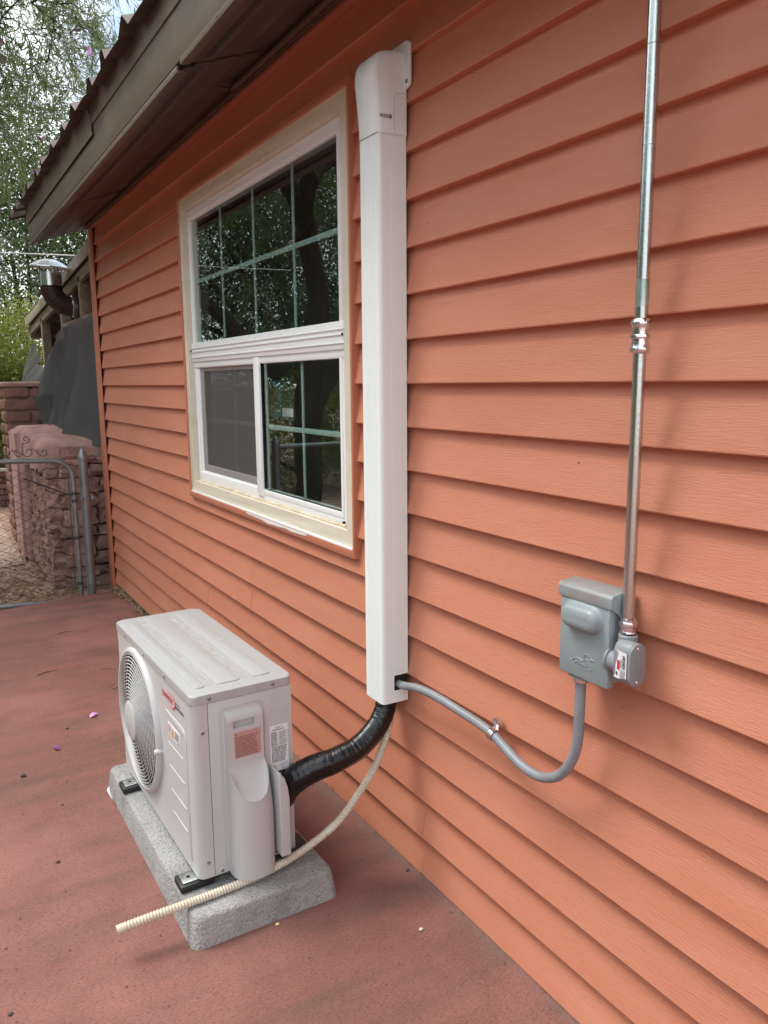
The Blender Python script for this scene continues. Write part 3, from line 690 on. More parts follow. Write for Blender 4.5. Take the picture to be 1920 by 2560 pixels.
# guard flange beside the cover
gp = [(.226, .035), (.257, .035), (.2565, .215), (.252, .25), (.243, .28), (.230, .300), (.224, .302)]
A(MB().prism(gp, 'y', -.074, SY), 'pipe_guard', m_ac, bevel=.004, bseg=3)
# knockouts
for zz in (.503, .461): ringline(SY-.0002, [(.247+.0125*math.cos(a*.2618), zz+.0125*math.sin(a*.2618)) for a in range(24)], .0007, nm='knockout')
for x, z in ((.228, .480), (.268, .482)): A(MB().lathe([(.003, 0), (.002, .0008)], (x, SY, z), (0, -1, 0), 10), 'pimple', m_ac)
# labels and print
def dashes(m, y, x0, x1, z0, z1, nl, h, seed, dens=.8):
    rg = random.Random(seed)
    for i in range(nl):
        z = z1-(z1-z0)*(i+.5)/nl; x = x0
        end = x1-(x1-x0)*rg.random()*.2
        while x < end:
            wd = .0012+rg.random()*.005; wd = min(wd, end-x)
            m.quad((x, y, z-h/2), (x+wd, y, z-h/2), (x+wd, y, z+h/2), (x, y, z+h/2)); x += wd+.0008+rg.random()*.001/dens
lb = A(MB().box(.1135, .1945, -.0208, -.0198, .354, .4325), 'caution_label', m_pinkl, vc, smooth=0)
m = MB(); dashes(m, -.0211, .117, .191, .357, .420, 11, .0026, 3); m.quad((.117, -.0211, .4235), (.121, -.0211, .4235), (.121, -.0211, .4275), (.117, -.0211, .4275))
A(m, 'label_print', m_inkred, lb, smooth=0)
lb = A(MB().box(.231, .289, SY-.0008, SY, .262, .416), 'rating_label', m_paper, smooth=0)
m = MB(); yq = SY-.0011
dashes(m, yq, .238, .284, .399, .404, 1, .0028, 5)
dashes(m, yq, .235, .256, .352, .396, 12, .0021, 6); dashes(m, yq, .262, .285, .352, .396, 11, .0018, 7, .4)
dashes(m, yq, .235, .286, .300, .350, 13, .0023, 8)
m.quad((.232, yq, .263), (.288, yq, .263), (.288, yq, .271), (.232, yq, .271))
for i in range(9): m.quad((.234, yq, .352+i*.005), (.2865, yq, .352+i*.005), (.2865, yq, .3523+i*.005), (.234, yq, .3523+i*.005))
for x in (.234, .2595, .2863): m.quad((x, yq, .352), (x+.0004, yq, .352), (x+.0004, yq, .398), (x, yq, .398))
for x, z in ((.262, .284), (.275, .287), (.266, .274)):
    for q in ((0, 0, .010, .0007), (0, .007, .010, .0077), (0, 0, .0007, .0077), (.0093, 0, .010, .0077), (.0047, 0, .0053, .0077)): m.quad((x+q[0], yq, z+q[1]), (x+q[2], yq, z+q[1]), (x+q[2], yq, z+q[3]), (x+q[0], yq, z+q[3]))
m.lathe([(.005, .0), (.0038, .0)], (.242, yq, .286), (0, -1, 0), 16, cap=False)
A(m, 'label_print', m_black, lb, smooth=0)
text('LENNOX', .0058, (.247, yq, .4065), (1, 0, 0), (0, 0, 1), m_black, 'label_print', lb, True, .0001)
# logo on the front (front faces -x; text runs towards -y)
EX, EZ = (0, -1, 0), (0, 0, 1)
logo = text('LENNOX', .0255, (-.0012, .277, .4755), EX, EZ, m_red, 'logo_print', ac, True, .0003, 1.02)
m = MB(); pts = []
for i in range(37):
    a = R(118-i*(118+138)/36); pts.append((-.0016, .192-.048*math.cos(a), .4845+.0205*math.sin(a)))
m.tube(pts, [.0003+.0015*math.sin(math.pi*i/36)**2*(1.2 if i > 14 else .6) for i in range(37)], 6)
A(m, 'logo_print', m_red, logo)
text('powered by', .0075, (-.0012, .141, .4905), EX, EZ, m_black, 'logo_print', ac, True, .0002)
text('SAMSUNG', .0135, (-.0012, .140, .4755), EX, EZ, m_black, 'logo_print', ac, True, .0002, 1.15)
ws = A(MB().box(-.0012, 0.0005, .118, .232, .362, .402), 'warning_label', m_paper, smooth=0)
m = MB(); m.add([(-.0016, .198, .366), (-.0016, .170, .366), (-.0016, .184, .398)], [(0, 1, 2)]); A(m, 'warning_triangle', m_orange, ws, smooth=0)
m = MB(); m.lathe([(.0150, 0), (.0125, 0)], (-.0016, .214, .383), (-1, 0, 0), 24, cap=False); A(m, 'prohibition_ring', m_red, ws, smooth=0)
m = MB()
m.quad((-.0019, .186, .376), (-.0019, .182, .376), (-.0019, .1825, .390), (-.0019, .1855, .390))
m.quad((-.0016, .218, .376), (-.0016, .210, .376), (-.0016, .211, .390), (-.0016, .217, .390))
for i in range(5): m.quad((-.0016, .164, .394-i*.005), (-.0016, .126+.004*(i % 2), .394-i*.005), (-.0016, .126+.004*(i % 2), .3915-i*.005), (-.0016, .164, .3915-i*.005))
m.quad((-.0016, .140, .368), (-.0016, .122, .368), (-.0016, .122, .365), (-.0016, .140, .365))
A(m, 'label_print', m_black, ws, smooth=0)
# screws
for y, z in ((.70, .543), (.463, .543), (.237, .543)): screw(ac, (-.0035, y, z), (-1, 0, 0))
for x, z, yy in ((.051, .545, -.0035), (.245, .546, -.0035), (.028, .447, -.001), (.028, .05, -.001), (.068, .012, SY), (.240, .012, SY)):
    if z < .5: A(MB().lathe([(.009, 0), (.0085, .0006), (.006, .0010), (0, .0010)], (x, yy, z), (0, -1, 0), 16, cap=False), 'screw_dimple', m_ac)
    screw(ac, (x, yy-.0008, z), (0, -1, 0), .005)
A(MB().lathe([(.009, 0), (.0088, .0014), (.0065, .0014), (.006, .0004), (0, .0004)], (.032, 0, .277), (0, -1, 0), 18, cap=False), 'screw_dimple', m_ac)
# feet
for yf in (.045, .70):
    rb_ = A(MB().rbox(-.052, .05, yf-.035, yf+.035, -.030, -.008, .005), 'rubber_foot', m_rubber)
    br = A(MB().rbox(-.042, .05, yf-.024, yf+.024, -.0075, -.0035, .0015), 'foot_bracket', m_galv)
    A(MB().lathe([(.011, .0), (.011, .0006), (.006, .0007), (.006, .0005)], (-.020, yf, -.0035), (0, 0, 1), 16, cap=False), 'bolt_washer', m_zinc, br)
    A(MB().lathe([(.0062, 0), (.0062, .0009), (0, .0009)], (-.020, yf, -.0035), (0, 0, 1), 14, cap=False), 'bolt_hole', m_hole, br)
for yf in (.045, .70): A(MB().rbox(.26, .35, yf-.035, yf+.035, -.030, -.002, .005), 'rubber_foot', m_rubber)
A(MB().box(.01, .29, .02, AL-.02, -.012, .003), 'base_pan', m_acdark, smooth=0)

# ================================================================== lines and hoses
pts = resample(catmull([(-.047, 1.990, .66), (-.048, 1.987, .58), (-.062, 1.977, .52), (-.105, 1.968, .468), (-.168, 1.966, .425), (-.245, 1.972, .401), (-.300, 1.988, .388), (-.345, 2.006, .366), (-.374, 2.03, .33), (-.385, 2.06, .28)], 10), .004)
Lm = MB(); NP = len(pts); wr = [random.uniform(-1, 1) for _ in range(211)]
def rl(i, a):
    s_ = i*.004; sv = (s_*70+a/(2*math.pi)) % 1.0
    return (.0300+.0140*min(1, i/NP*1.25)**1.3)*(1+.06*math.sin(2*a+s_*5)+.02*math.sin(5*a+s_*23)) + .0005*sv + .0011*wr[(i//2) % len(wr)]*math.sin(a+wr[(i//2*7) % len(wr)]*3)
rl.ang = True
Lm.tube(pts, rl, 28)
tag(Lm.build('insulated_pipe', m_tape, None, org=(-.2, 1.97, .3), smooth=40), 'thick black taped refrigerant line bending from duct to unit', 'pipe')
hp = resample(catmull([(-.035, 1.985, .60), (-.045, 1.972, .50), (-.060, 1.965, .455), (-.080, 1.962, .405), (-.117, 1.962, .335), (-.170, 1.966, .268), (-.232, 1.975, .198), (-.31, 1.984, .15), (-.39, 1.990, .118), (-.48, 1.988, .101), (-.60, 1.980, .0985), (-.72, 1.976, .0985), (-.80, 1.978, .096), (-.86, 1.981, .092), (-.900, 1.983, .088)], 10), .0016)
nH = len(hp)
def rh(i):
    d = (nH-1-i)*.0016; s_ = i*.0016
    if d < .022: return .0122
    if .475 < s_ < .510: return .0122
    return .0114+.0014*math.sin(2*math.pi*s_/.0086)
hm = MB().tube(hp, rh, 14, cap=False)
ho = tag(hm.build('drain_hose', m_hose, None, org=(-.5, 1.98, .1), smooth=60), 'ivory corrugated drain hose lying across the pad', 'hose')
MB().tube([Vector(p)-Vector((-.5, 1.98, .1)) for p in (hp[-1], hp[-12])], .0095, 12).build('hose_bore', m_hole, ho, local=True)
cpts = resample(catmull([(-.030, 1.965, .612), (-.034, 1.925, .615), (-.045, 1.885, .627), (-.050, 1.845, .639), (-.047, 1.797, .647), (-.043, 1.718, .650), (-.038, 1.615, .644), (-.035, 1.54, .639), (-.036, 1.475, .632), (-.042, 1.414, .618), (-.046, 1.355, .605), (-.048, 1.30, .604), (-.048, 1.258, .616), (-.048, 1.219, .642), (-.048, 1.186, .689), (-.048, 1.170, .740), (-.048, 1.167, .80), (-.048, 1.166, .89)], 10), .0015)
fm = MB().tube(cpts, lambda i: .0118+.00035*math.sin(2*math.pi*i*.0015/.0062), 16)
tag(fm.build('flexible_conduit', m_flex, None, org=(-.04, 1.5, .63), smooth=60), 'grey flexible conduit looping from the duct to the disconnect box', 'conduit')
st = root('conduit_strap', (-.02, 1.478, .635), label='small zinc one hole strap holding the flexible conduit to the siding', cat='strap')
c0 = Vector((-.036, 1.478, .633)); ax = Vector((-.003, -.065, -.010)).normalized(); e1 = Vector((-1, 0, 0)); e2 = ax.cross(e1).normalized()
m = MB()
for off in (-.006, 0, .006):
    m.tube([c0+ax*off+(e1*math.cos(R(a))+e2*math.sin(R(a)))*.0145 for a in range(-150, 151, 15)], .0034, 6)
m.build('strap_loop', m_zinc, st)
m = MB(); m.rbox(-.026, -.020, 1.470, 1.488, .640, .652, .002); m.rbox(-.024, -.006, 1.472, 1.494, .648, .668, .003); m.build('strap_tab', m_zinc, st)

# rigid conduit with coupling and fittings
PX, PY = -.045, 1.0465
cond = root('rigid_conduit', (PX, PY, 1.03), label='vertical galvanised steel conduit running up the wall', cat='conduit')
MB().tube([(PX, PY, z) for z in (1.02, 1.3, 1.61, 2.0, 2.60)], .0122, 20).build('pipe', m_galv, cond)
MB().lathe([(.0124, 0), (.0124, .05)], (PX, PY, 1.665), (0, 0, 1), 20, cap=False).build('green_marking', M('green_mark', (.30, .42, .36, 1), .35, .85, c2=(.55, .58, .56, 1), ns=25, lo=.35, hi=.65), cond)
for z in (1.70, 1.95, 2.12): MB().lathe([(.0123, 0), (.0125, .0006), (.0123, .0012)], (PX, PY, z), (0, 0, 1), 20, cap=False).build('scratch_ring', m_screw, cond)
cpl = MB().lathe([(.0125, 1.578), (.0165, 1.580), (.0185, 1.585), (.0180, 1.590), (.0172, 1.592), (.0172, 1.600), (.0150, 1.6005), (.0150, 1.606), (.0165, 1.6075), (.0165, 1.613), (.0150, 1.6145), (.0150, 1.620), (.0172, 1.6205), (.0172, 1.629), (.0185, 1.632), (.0185, 1.637), (.0165, 1.642), (.0125, 1.644)], (PX, PY, 0), (0, 0, 1), 24, cap=False).build('coupling', m_zinc, cond, smooth=30)
m = MB()
for za in (1.582, 1.606, 1.631):
    p6 = [(PX+.0192*math.cos(R(60*i+15)), PY+.0192*math.sin(R(60*i+15))) for i in range(6)]; m.prism(p6, 'z', za, za+.008)
m.build('hex_flat', m_zinc, cpl, bevel=.0015)
m = MB(); p6 = lambda r_, o=0: [(PX+r_*math.cos(R(60*i+o)), PY+r_*math.sin(R(60*i+o))) for i in range(6)]
m.prism(p6(.0195, 10), 'z', 1.038, 1.052); m.prism(p6(.0185, 35), 'z', 1.022, 1.032); m.build('compression_nut', m_zinc, cond, bevel=.002)
MB().lathe([(.0155, 1.02), (.0155, 1.056), (.0125, 1.058)], (PX, PY, 0), (0, 0, 1), 20, cap=False).build('connector', m_zinc, cond)

# conduit body
lbx0, lbx1, lby0, lby1, lbz0, lbz1 = -.0865, -.0405, 1.000, 1.045, .930, 1.019
lbo = root('conduit_elbow', (-.06, 1.02, .93), label='grey plastic conduit body with screwed cover below the rigid conduit', cat='conduit fitting')
r_ = .0228; cxm = (lbx0+lbx1)/2
ob = [(cxm+r_*math.cos(R(a)), lbz1-r_+r_*math.sin(R(a))) for a in range(0, 181, 15)]+[(cxm+r_*math.cos(R(a)), lbz0+r_+r_*math.sin(R(a))) for a in range(180, 361, 15)]
MB().prism([(cxm+(x-cxm)*.93, z) for x, z in ob], 'y', lby0+.006, lby1).build('body', m_lb, lbo, bevel=.003)
cvr = MB().prism(ob, 'y', lby0, lby0+.0058).build('cover', m_lb, lbo, bevel=.0018)
for z in (lbz1-.010, lbz0+.010): screw(lbo, Vector((cxm-.002, lby0, z))-ORG[lbo], (0, -1, 0), .0042, m_zinc)
m = MB(); q = lby0-.0003
m.tube([(cxm+.008, q, .998), (cxm+.009, q, .950), (cxm+.0065, q, .950)], .0004, 5); m.tube([(cxm-.008, q, .952), (cxm-.010, q, .948)], .0004, 5); m.build('cover_emboss', m_lb, cvr)
m = MB()
for z_, x_ in ((.953, .004), (.960, .004), (.967, .004), (.962, -.003), (.969, -.003), (.985, -.001)): m.tube([(cxm+x_, q, z_), (cxm+x_-.004, q, z_), (cxm+x_-.004, q, z_+.004)], .0004, 5)
m.build('cover_emboss', m_lb, cvr)
MB().lathe([(.0195, 1.0), (.0195, 1.024), (.0175, 1.026), (.0155, 1.026)], (PX-.004, PY-.006, 0), (0, 0, 1), 24, cap=False).build('hub', m_lb, lbo)
MB().lathe([(.022, 0), (.022, .022), (.026, .023), (.026, .028)], (cxm, lby1-.004, .968), (0, 1, 0), 24).build('hub', m_lb, lbo)
lx = cxm-r_*.93-.0012
stk = MB().add([(lx, 1.0095, .948), (lx, 1.0095, 1.000), (lx+.0005, 1.036, 1.004), (lx+.002, 1.043, 1.000), (lx+.0025, 1.043, .944), (lx+.0005, 1.034, .943)], [(0, 1, 2, 3, 4, 5)]).build('sticker', m_paper, lbo, smooth=0)
m = MB(); rg = random.Random(4); z = .966; lx2 = lx-.0005
while z < .990:
    h = .0004+rg.random()*.0009; m.quad((lx2, 1.0125, z), (lx2, 1.0195, z), (lx2, 1.0195, z+h), (lx2, 1.0125, z+h)); z += h+.0006
for y in np.arange(1.0125, 1.0255, .0022):
    z = .947
    while z < .962: h = .001+rg.random()*.003; m.quad((lx2, y, z), (lx2, y+.0009, z), (lx2, y+.0009, z+h), (lx2, y, z+h)); z += h+.0007
m.quad((lx2, 1.0125, .992), (lx2, 1.0205, .992), (lx2, 1.0205, .9935), (lx2, 1.0125, .9935)); m.quad((lx2, 1.022, .968), (lx2, 1.0235, .968), (lx2, 1.0235, .985), (lx2, 1.022, .985)); m.quad((lx2, 1.031, .95), (lx2, 1.0345, .951), (lx2, 1.0345, .958), (lx2, 1.031, .957))
m.build('sticker_print', m_black, stk, smooth=0)
MB().quad((lx2, 1.026, .962), (lx2+.0008, 1.0335, .962), (lx2+.0008, 1.0335, .982), (lx2, 1.026, .982)).build('sticker_print', m_red, stk, smooth=0)

# disconnect box
BX, BY0, BY1, BZ0, BZ1 = -.076, 1.066, 1.205, .905, 1.104
box = root('disconnect_box', (-.03, 1.135, BZ0), label='grey steel electrical disconnect box with embossed duck on the siding', cat='electrical box')
MB().rbox(-.060, .006, BY0+.006, BY1-.006, BZ0+.006, BZ1-.006, .002).build('box_body', m_grey, box)
MB().rbox(BX, -.058, BY0, BY1, BZ0, BZ1-.02, .0022).build('door', m_grey, box)
door = bpy.data.objects['door']
hp_ = [(-.0785, BZ1-.030), (-.0785, BZ1-.008), (-.074, BZ1-.002), (-.028, BZ1+.0035), (-.028, BZ1-.0025), (-.072, BZ1-.010), (-.0765, BZ1-.030)]
hood = MB().prism(hp_, 'y', BY0-.004, BY1+.004).build('hood', m_hoodd, box, bevel=.001)
for ya, yb in ((BY0-.006, BY0-.002), (BY1+.002, BY1+.006)):
    MB().prism([(-.0787, BZ1-.008), (-.074, BZ1-.001), (-.028, BZ1+.004), (-.028, BZ1-.044), (-.034, BZ1-.052), (-.046, BZ1-.052), (-.061, BZ1-.040), (-.0787, BZ1-.028)], 'y', ya, yb).build('hood_flap', m_grey, hood, bevel=.001)
# pressed bulge on the door
m = MB(); rowsb = []; cyb, czb = (1.083+1.192)/2, 1.042; hw, hh = .0525, .0265
for lv, (ins, dx_) in enumerate([(-.007, 0), (-.003, .0008), (.0, .004), (.002, .012), (.0055, .0185), (.011, .0215), (.018, .0225)]):
    a_, b_ = hw-ins, hh-ins; rr_ = max(.004, min(a_, b_)-.002); rowsb.append([(BX-dx_, y, z-dx_*.12) for y, z in rrect(cyb-a_, cyb+a_, czb-b_, czb+b_, rr_, 6)])
k = len(rowsb[0])
m.add([p for r_ in rowsb for p in r_], [(i*k+j, i*k+(j+1) % k, (i+1)*k+(j+1) % k, (i+1)*k+j) for i in range(len(rowsb)-1) for j in range(k)]); m.add(rowsb[-1], [tuple(range(k))])
m.build('door_bulge', m_grey, door, smooth=60)
EMX = BX-.0006
bodyd = [(1.173, .939), (1.164, .9405), (1.157, .946), (1.146, .948), (1.135, .946), (1.127, .950), (1.118, .950), (1.112, .944), (1.109, .935), (1.119, .930), (1.137, .929), (1.153, .930), (1.164, .935), (1.173, .939)]
headd = [(1.130, .949), (1.131, .956), (1.127, .962), (1.120, .963), (1.115, .960), (1.112, .956), (1.103, .955), (1.112, .953), (1.118, .950)]
m = MB(); m.tube(catmull([(EMX, y, z) for y, z in bodyd], 4), .0010, 6); m.tube(catmull([(EMX, y, z) for y, z in headd], 4), .0010, 6); m.tube([(EMX, 1.120, .9595), (EMX, 1.119, .959)], .0006, 5)
m.build('duck_emblem', m_grey, door)
text('Milbank', .0125, (EMX-.0004, 1.159, .9322), (0, -1, 0), (0, 0, 1), m_grey, 'emblem_lettering', door, False, .0010)
# bottom hub with the flexible conduit connector
MB().prism([(-.050+.020*math.cos(R(a)), 1.166+.031*math.sin(R(a))) for a in range(0, 360, 15)], 'z', BZ0-.010, BZ0-.004).build('hub_plate', m_grey, box, bevel=.0015)
MB().lathe([(.0065, 0), (.0065, .0006), (0, .0006)], (-.058, 1.148, BZ0-.0042), (0, 0, 1), 12, cap=False).build('hub_screw', m_galv, box)
MB().lathe([(.0145, BZ0-.022), (.016, BZ0-.021), (.016, BZ0-.008)], (-.048, 1.166, 0), (0, 0, 1), 20).build('connector_nut', m_zinc, box)

# ================================================================== yard behind the house corner
GZ = -.075
# ---- hinge post, gate, latch post, side fence
GYp = 6.12
def fence_post(x, y, h, label, group=None):
    p = root('fence_post', (x, y, GZ), label=label, cat='post', group=group)
    MB().tube([(x, y, GZ-.02), (x, y, h-.07)], .0325, 20).build('post_tube', m_post, p)
    MB().lathe([(.0345, h-.10), (.0355, h-.095), (.0355, h-.065), (.034, h-.06), (.020, h-.025), (.006, h-.004), (.0, h)], (x, y, 0), (0, 0, 1), 20, cap=False).build('post_cap', m_post, p, smooth=30)
    return p
hpst = fence_post(-.187, 6.14, 1.07, 'grey pipe hinge post with pointed cap beside the house corner')
for z in (.69, .03):
    MB().lathe([(.034, -.014), (.0365, -.013), (.0365, .013), (.034, .014)], (-.187, 6.14, z), (0, 0, 1), 20).build('hinge_band', m_post, hpst)
    MB().rbox(-.225, -.213, 6.08, 6.11, z-.012, z+.012, .002).build('hinge_bolt', m_post, hpst)
    MB().rbox(-.15, -.125, 6.12, 6.13, z-.012, z+.012, .002).build('hinge_ear', m_post, hpst)
fence_post(-1.30, 6.14, 1.10, 'grey latch post with pointed cap mirrored in the window')
gate = root('chain_link_gate', (-.75, GYp, GZ), label='grey chain link gate with scroll ornament at the house corner', cat='gate')
fp = [(-.268, GYp, -.05)]+[(-.268, GYp, z) for z in (.3, .6, .84)]+[(-.268-.13+.13*math.cos(R(a)), GYp, .855+.13*math.sin(R(a))) for a in (12, 30, 50, 70, 88)]+[(-.6, GYp, .995), (-1.07, GYp, 1.005)]+[(-1.09-.1*math.sin(R(a)), GYp, .905+.1*math.cos(R(a))) for a in (20, 45, 70)]+[(-1.20, GYp, z) for z in (.8, .3, -.05)]
MB().tube(fp, .0185, 14).build('gate_frame', m_post, gate)
MB().tube([(-.27, GYp, -.085), (-.75, GYp, -.058), (-1.2, GYp, -.045)], .0175, 12).build('bottom_rail', m_post, gate)
MB().tube([(-.609, GYp-.01, .873), (-.30, GYp-.015, .727)], .006, 8).build('brace_rod', m_iron, gate)
for z in (.735, .68, .40, .05): MB().lathe([(.0205, -.012), (.0205, .012)], (-.268, GYp, z), (0, 0, 1), 14).build('tension_band', m_iron, gate)
MB().tube([(-.305, GYp, .0), (-.30, GYp, .93)], .0035, 6).build('tension_bar', m_iron, gate)
def chainlink(m, p0, ex, wdt, z0, h, d=.058, r_=.0031):
    p0 = Vector(p0); ex = Vector(ex).normalized(); ny = Vector((-ex.y, ex.x, 0)); n = int(wdt/d)
    for i in range(n):
        pts = []; nz_ = int(h/(d*.5))
        for j in range(nz_+1):
            s_ = ((j+i) % 2); pts.append(p0+ex*(i*d+d*(s_ if 1 else 0)+.0)+ny*(.003*(1 if s_ else -1))+Vector((0, 0, z0+j*d*.5)))
        m.tube(pts, r_, 4)
cl = MB(); chainlink(cl, (-1.19, GYp, 0), (1, 0, 0), .90, -.02, .985)
o = cl.build('chain_link_wire', m_wire, gate, smooth=0)
# scroll ornament
def spiral(cx, cz, r0, r1, a0, a1, n=22): return [(cx+(r0+(r1-r0)*i/n)*math.cos(R(a0+(a1-a0)*i/n)), GYp, cz+(r0+(r1-r0)*i/n)*math.sin(R(a0+(a1-a0)*i/n))) for i in range(n+1)]
def ribbon(m, pts, w_=.009, t_=.0025):
    pts = [Vector(p) for p in pts]
    for yo in (-w_/2, w_/2): pass
    n = len(pts); vs_ = []; fs = []
    for i in range(n):
        a, b = pts[max(0, i-1)], pts[min(n-1, i+1)]; T = (b-a).normalized(); Nn = Vector((-T.z, 0, T.x))
        for yo, no in ((-w_, -t_), (w_, -t_), (w_, t_), (-w_, t_)): vs_.append(pts[i]+Vector((0, yo, 0))+Nn*no)
    for i in range(n-1):
        for k in range(4): fs.append((i*4+k, i*4+(k+1) % 4, i*4+4+(k+1) % 4, i*4+4+k))
    m.add(vs_, fs+[(0, 1, 2, 3), tuple(range(4*n-4, 4*n))[::-1]])
orn = MB()
ribbon(orn, spiral(-.567, 1.150, .006, .026, 300, -60)+[(-.588, GYp, 1.118), (-.595, GYp, 1.085)]+spiral(-.558, 1.060, .036, .036, 150, 260, 10))
ribbon(orn, spiral(-.558, 1.060, .036, .010, 240, 560))
ribbon(orn, [(-.533, GYp, 1.085), (-.505, GYp, 1.060), (-.475, GYp, 1.030)]+spiral(-.455, 1.050, .030, .008, 215, 560))
ribbon(orn, spiral(-.625, 1.062, .036, .010, 330, 40)[::-1]+[(-.66, GYp, 1.075), (-.70, GYp, 1.035), (-.76, GYp, 1.028)])
ribbon(orn, spiral(-.745, 1.055, .028, .008, 320, -40))
orn.build('scroll_ornament', m_iron, gate, smooth=40)
fence = root('chain_link_fence', (-3.2, 6.14, GZ), label='chain link fence running away from the latch post, mirrored in the window', cat='fence')
MB().tube([(-1.30, 6.14, 1.0), (-5.2, 6.14, 1.0)], .021, 12).build('top_rail', m_post, fence)
for x in (-2.6, -3.9, -5.2): MB().tube([(x, 6.14, GZ), (x, 6.14, 1.03)], .024, 12).build('line_post', m_post, fence)
cl = MB(); chainlink(cl, (-5.2, 6.14, 0), (1, 0, 0), 3.85, -.03, 1.0, .065, .0025); cl.build('chain_link_wire', m_wire, fence, smooth=0)

# ---- stone garden wall
def rock(m, c, s_, seed, sub=1, ex=.33):
    bm = bmesh.new(); bmesh.ops.create_icosphere(bm, subdivisions=sub+1, radius=.62)
    rg = random.Random(seed); ph = [rg.random()*6 for _ in range(6)]
    for v in bm.verts:
        q = v.co.copy(); e = Vector([math.copysign(abs(t)**ex, t) for t in q/.62])*.5
        n_ = 1+.16*math.sin(q.x*7+ph[0])*math.sin(q.y*6+ph[1])+.14*math.sin(q.z*8+ph[2]+q.y*5)+.10*(rg.random()-.5)
        e *= n_; v.co = Vector((c[0]+e.x*s_[0], c[1]+e.y*s_[1], c[2]+e.z*s_[2]))
    m.frombm(bm)
sw = root('stone_wall', (-.1, 7.2, GZ), label='low pink plastered rubble stone wall behind the gate', cat='wall')
MB().box(-.372, .30, 6.52, 8.15, GZ, .97).build('wall_core', m_mud, sw, smooth=0)
z = GZ; rg = random.Random(21); sid_ = 0
while z < .86:
    h = .055+rg.random()*.07; y = 6.50
    while y < 7.78:
        l = .07+rg.random()*.15; l = min(l, 7.84-y)
        m = MB(); rock(m, (-.345+.02*(rg.random()-.5)-.02*max(0, (.5-z)), y+l/2, z+h/2), (.10, l*1.02, h*1.0), sid_); m.build('stone', m_stone, sw, smooth=32); y += l; sid_ += 1
    z += h
z = GZ
while z < .93:       # near end, stacked flags
    h = .085+rg.random()*.06
    x = -.31
    while x < .22:
        l = .18+rg.random()*.16; m = MB(); rock(m, (x+l/2, 6.50+.02*rg.random(), z+h/2), (l*1.04, .12, h*.98), sid_); m.build('stone', m_stone, sw, smooth=32); x += l; sid_ += 1
    z += h
def lump(name, x0, x1, y0, y1, z0, zf, seed, nx=24, ny=44, mat=m_plast):
    rg = np.random.default_rng(seed); vs_ = []; fs = []
    ph = rg.random(6)*6
    def hgt(x, y): return zf(x, y)+.010*math.sin(x*9+ph[0])*math.sin(y*7+ph[1])+.004*math.sin(y*19+ph[2]+x*11)
    for i in range(nx+1):
        for j in range(ny+1):
            u_, v_ = i/nx, j/ny; x = x0+(x1-x0)*u_; y = y0+(y1-y0)*v_
            e = lambda q: max(0, 1-q/.07)**2; dr = .03*min(1.4, e(min(x-x0, x1-x))+e(min(y-y0, y1-y)))
            vs_.append((x, y, hgt(x, y)-dr))
    n = len(vs_)
    for i in range(nx):
        for j in range(ny): fs.append((i*(ny+1)+j, (i+1)*(ny+1)+j, (i+1)*(ny+1)+j+1, i*(ny+1)+j+1))
    bd = [i*(ny+1) for i in range(nx+1)]+[nx*(ny+1)+j for j in range(1, ny+1)]+[i*(ny+1)+ny for i in range(nx-1, -1, -1)]+[j for j in range(ny-1, 0, -1)]
    for q, b in enumerate(bd):
        x, y, zz = vs_[b]; zb = z0+.03*math.sin(q*.35+ph[3])+.02*math.sin(q*.9); vs_.append((x+.008*math.sin(q*.7), y+.008*math.sin(q*.6), zb))
    k = len(bd)
    for q in range(k): fs.append((bd[q], bd[(q+1) % k], n+(q+1) % k, n+q))
    return MB().add(vs_, fs).build(name, mat, sw, smooth=60)
lump('plaster_cap', -.435, .34, 6.66, 8.25, .86, lambda x, y: 1.135+.03*(y-6.7)/1.5-.05*max(0, (6.95-y)/.25), 3)
lump('plaster_cap', -.30, .30, 6.44, 6.80, .93, lambda x, y: 1.0+.02*math.sin(x*8), 9)
lump('plaster_pier', -.475, -.30, 7.75, 8.28, GZ, lambda x, y: 1.14, 5)
# ---- adobe pillar
ad = root('adobe_pillar', (-.2, 9.0, GZ), label='rough adobe brick pillar with a pale plaster cap behind the stone wall', cat='pillar')
z = GZ; row = 0; rg = random.Random(8)
while z < 1.50:
    for xa, xb in ([(-.455, -.05), (-.04, .3)] if row % 2 else [(-.455, -.20), (-.185, .12), (.13, .3)]):
        for ya, yb in ((8.75, 8.98), (8.99, 9.22)):
            m = MB(); m.rbox(xa+rg.random()*.015, xb-rg.random()*.012, ya, yb, z+.010, z+.108+.006*rg.random(), .016, 2); m.build('brick', m_adobe, ad, smooth=50)
    z += .123; row += 1
MB().box(-.425, .28, 8.78, 9.19, GZ, 1.5).build('mortar', m_mud, ad, smooth=0)
bm = MB(); bm.rbox(-.47, .31, 8.73, 9.24, z-.005, z+.045, .02, 3); bm.build('pillar_cap', m_plast, ad, smooth=50)
# ---- far brick wall
fb = root('far_brick_wall', (-.6, 11.6, GZ), label='low red brick garden wall with pale coping at the end of the path', cat='brick wall')
z = GZ; row = 0
while z < .36:
    x = -1.6-(.11 if row % 2 else 0)
    while x < .1:
        MB().rbox(x, x+.21, 11.5, 11.62, z+.006, z+.075, .006, 1).build('brick', m_adobe, fb, smooth=40); x += .22
    z += .08; row += 1
MB().rbox(-1.7, .15, 11.46, 11.66, z, z+.035, .008).build('coping', M('coping_pale', H('bdb6ad'), .8), fb)
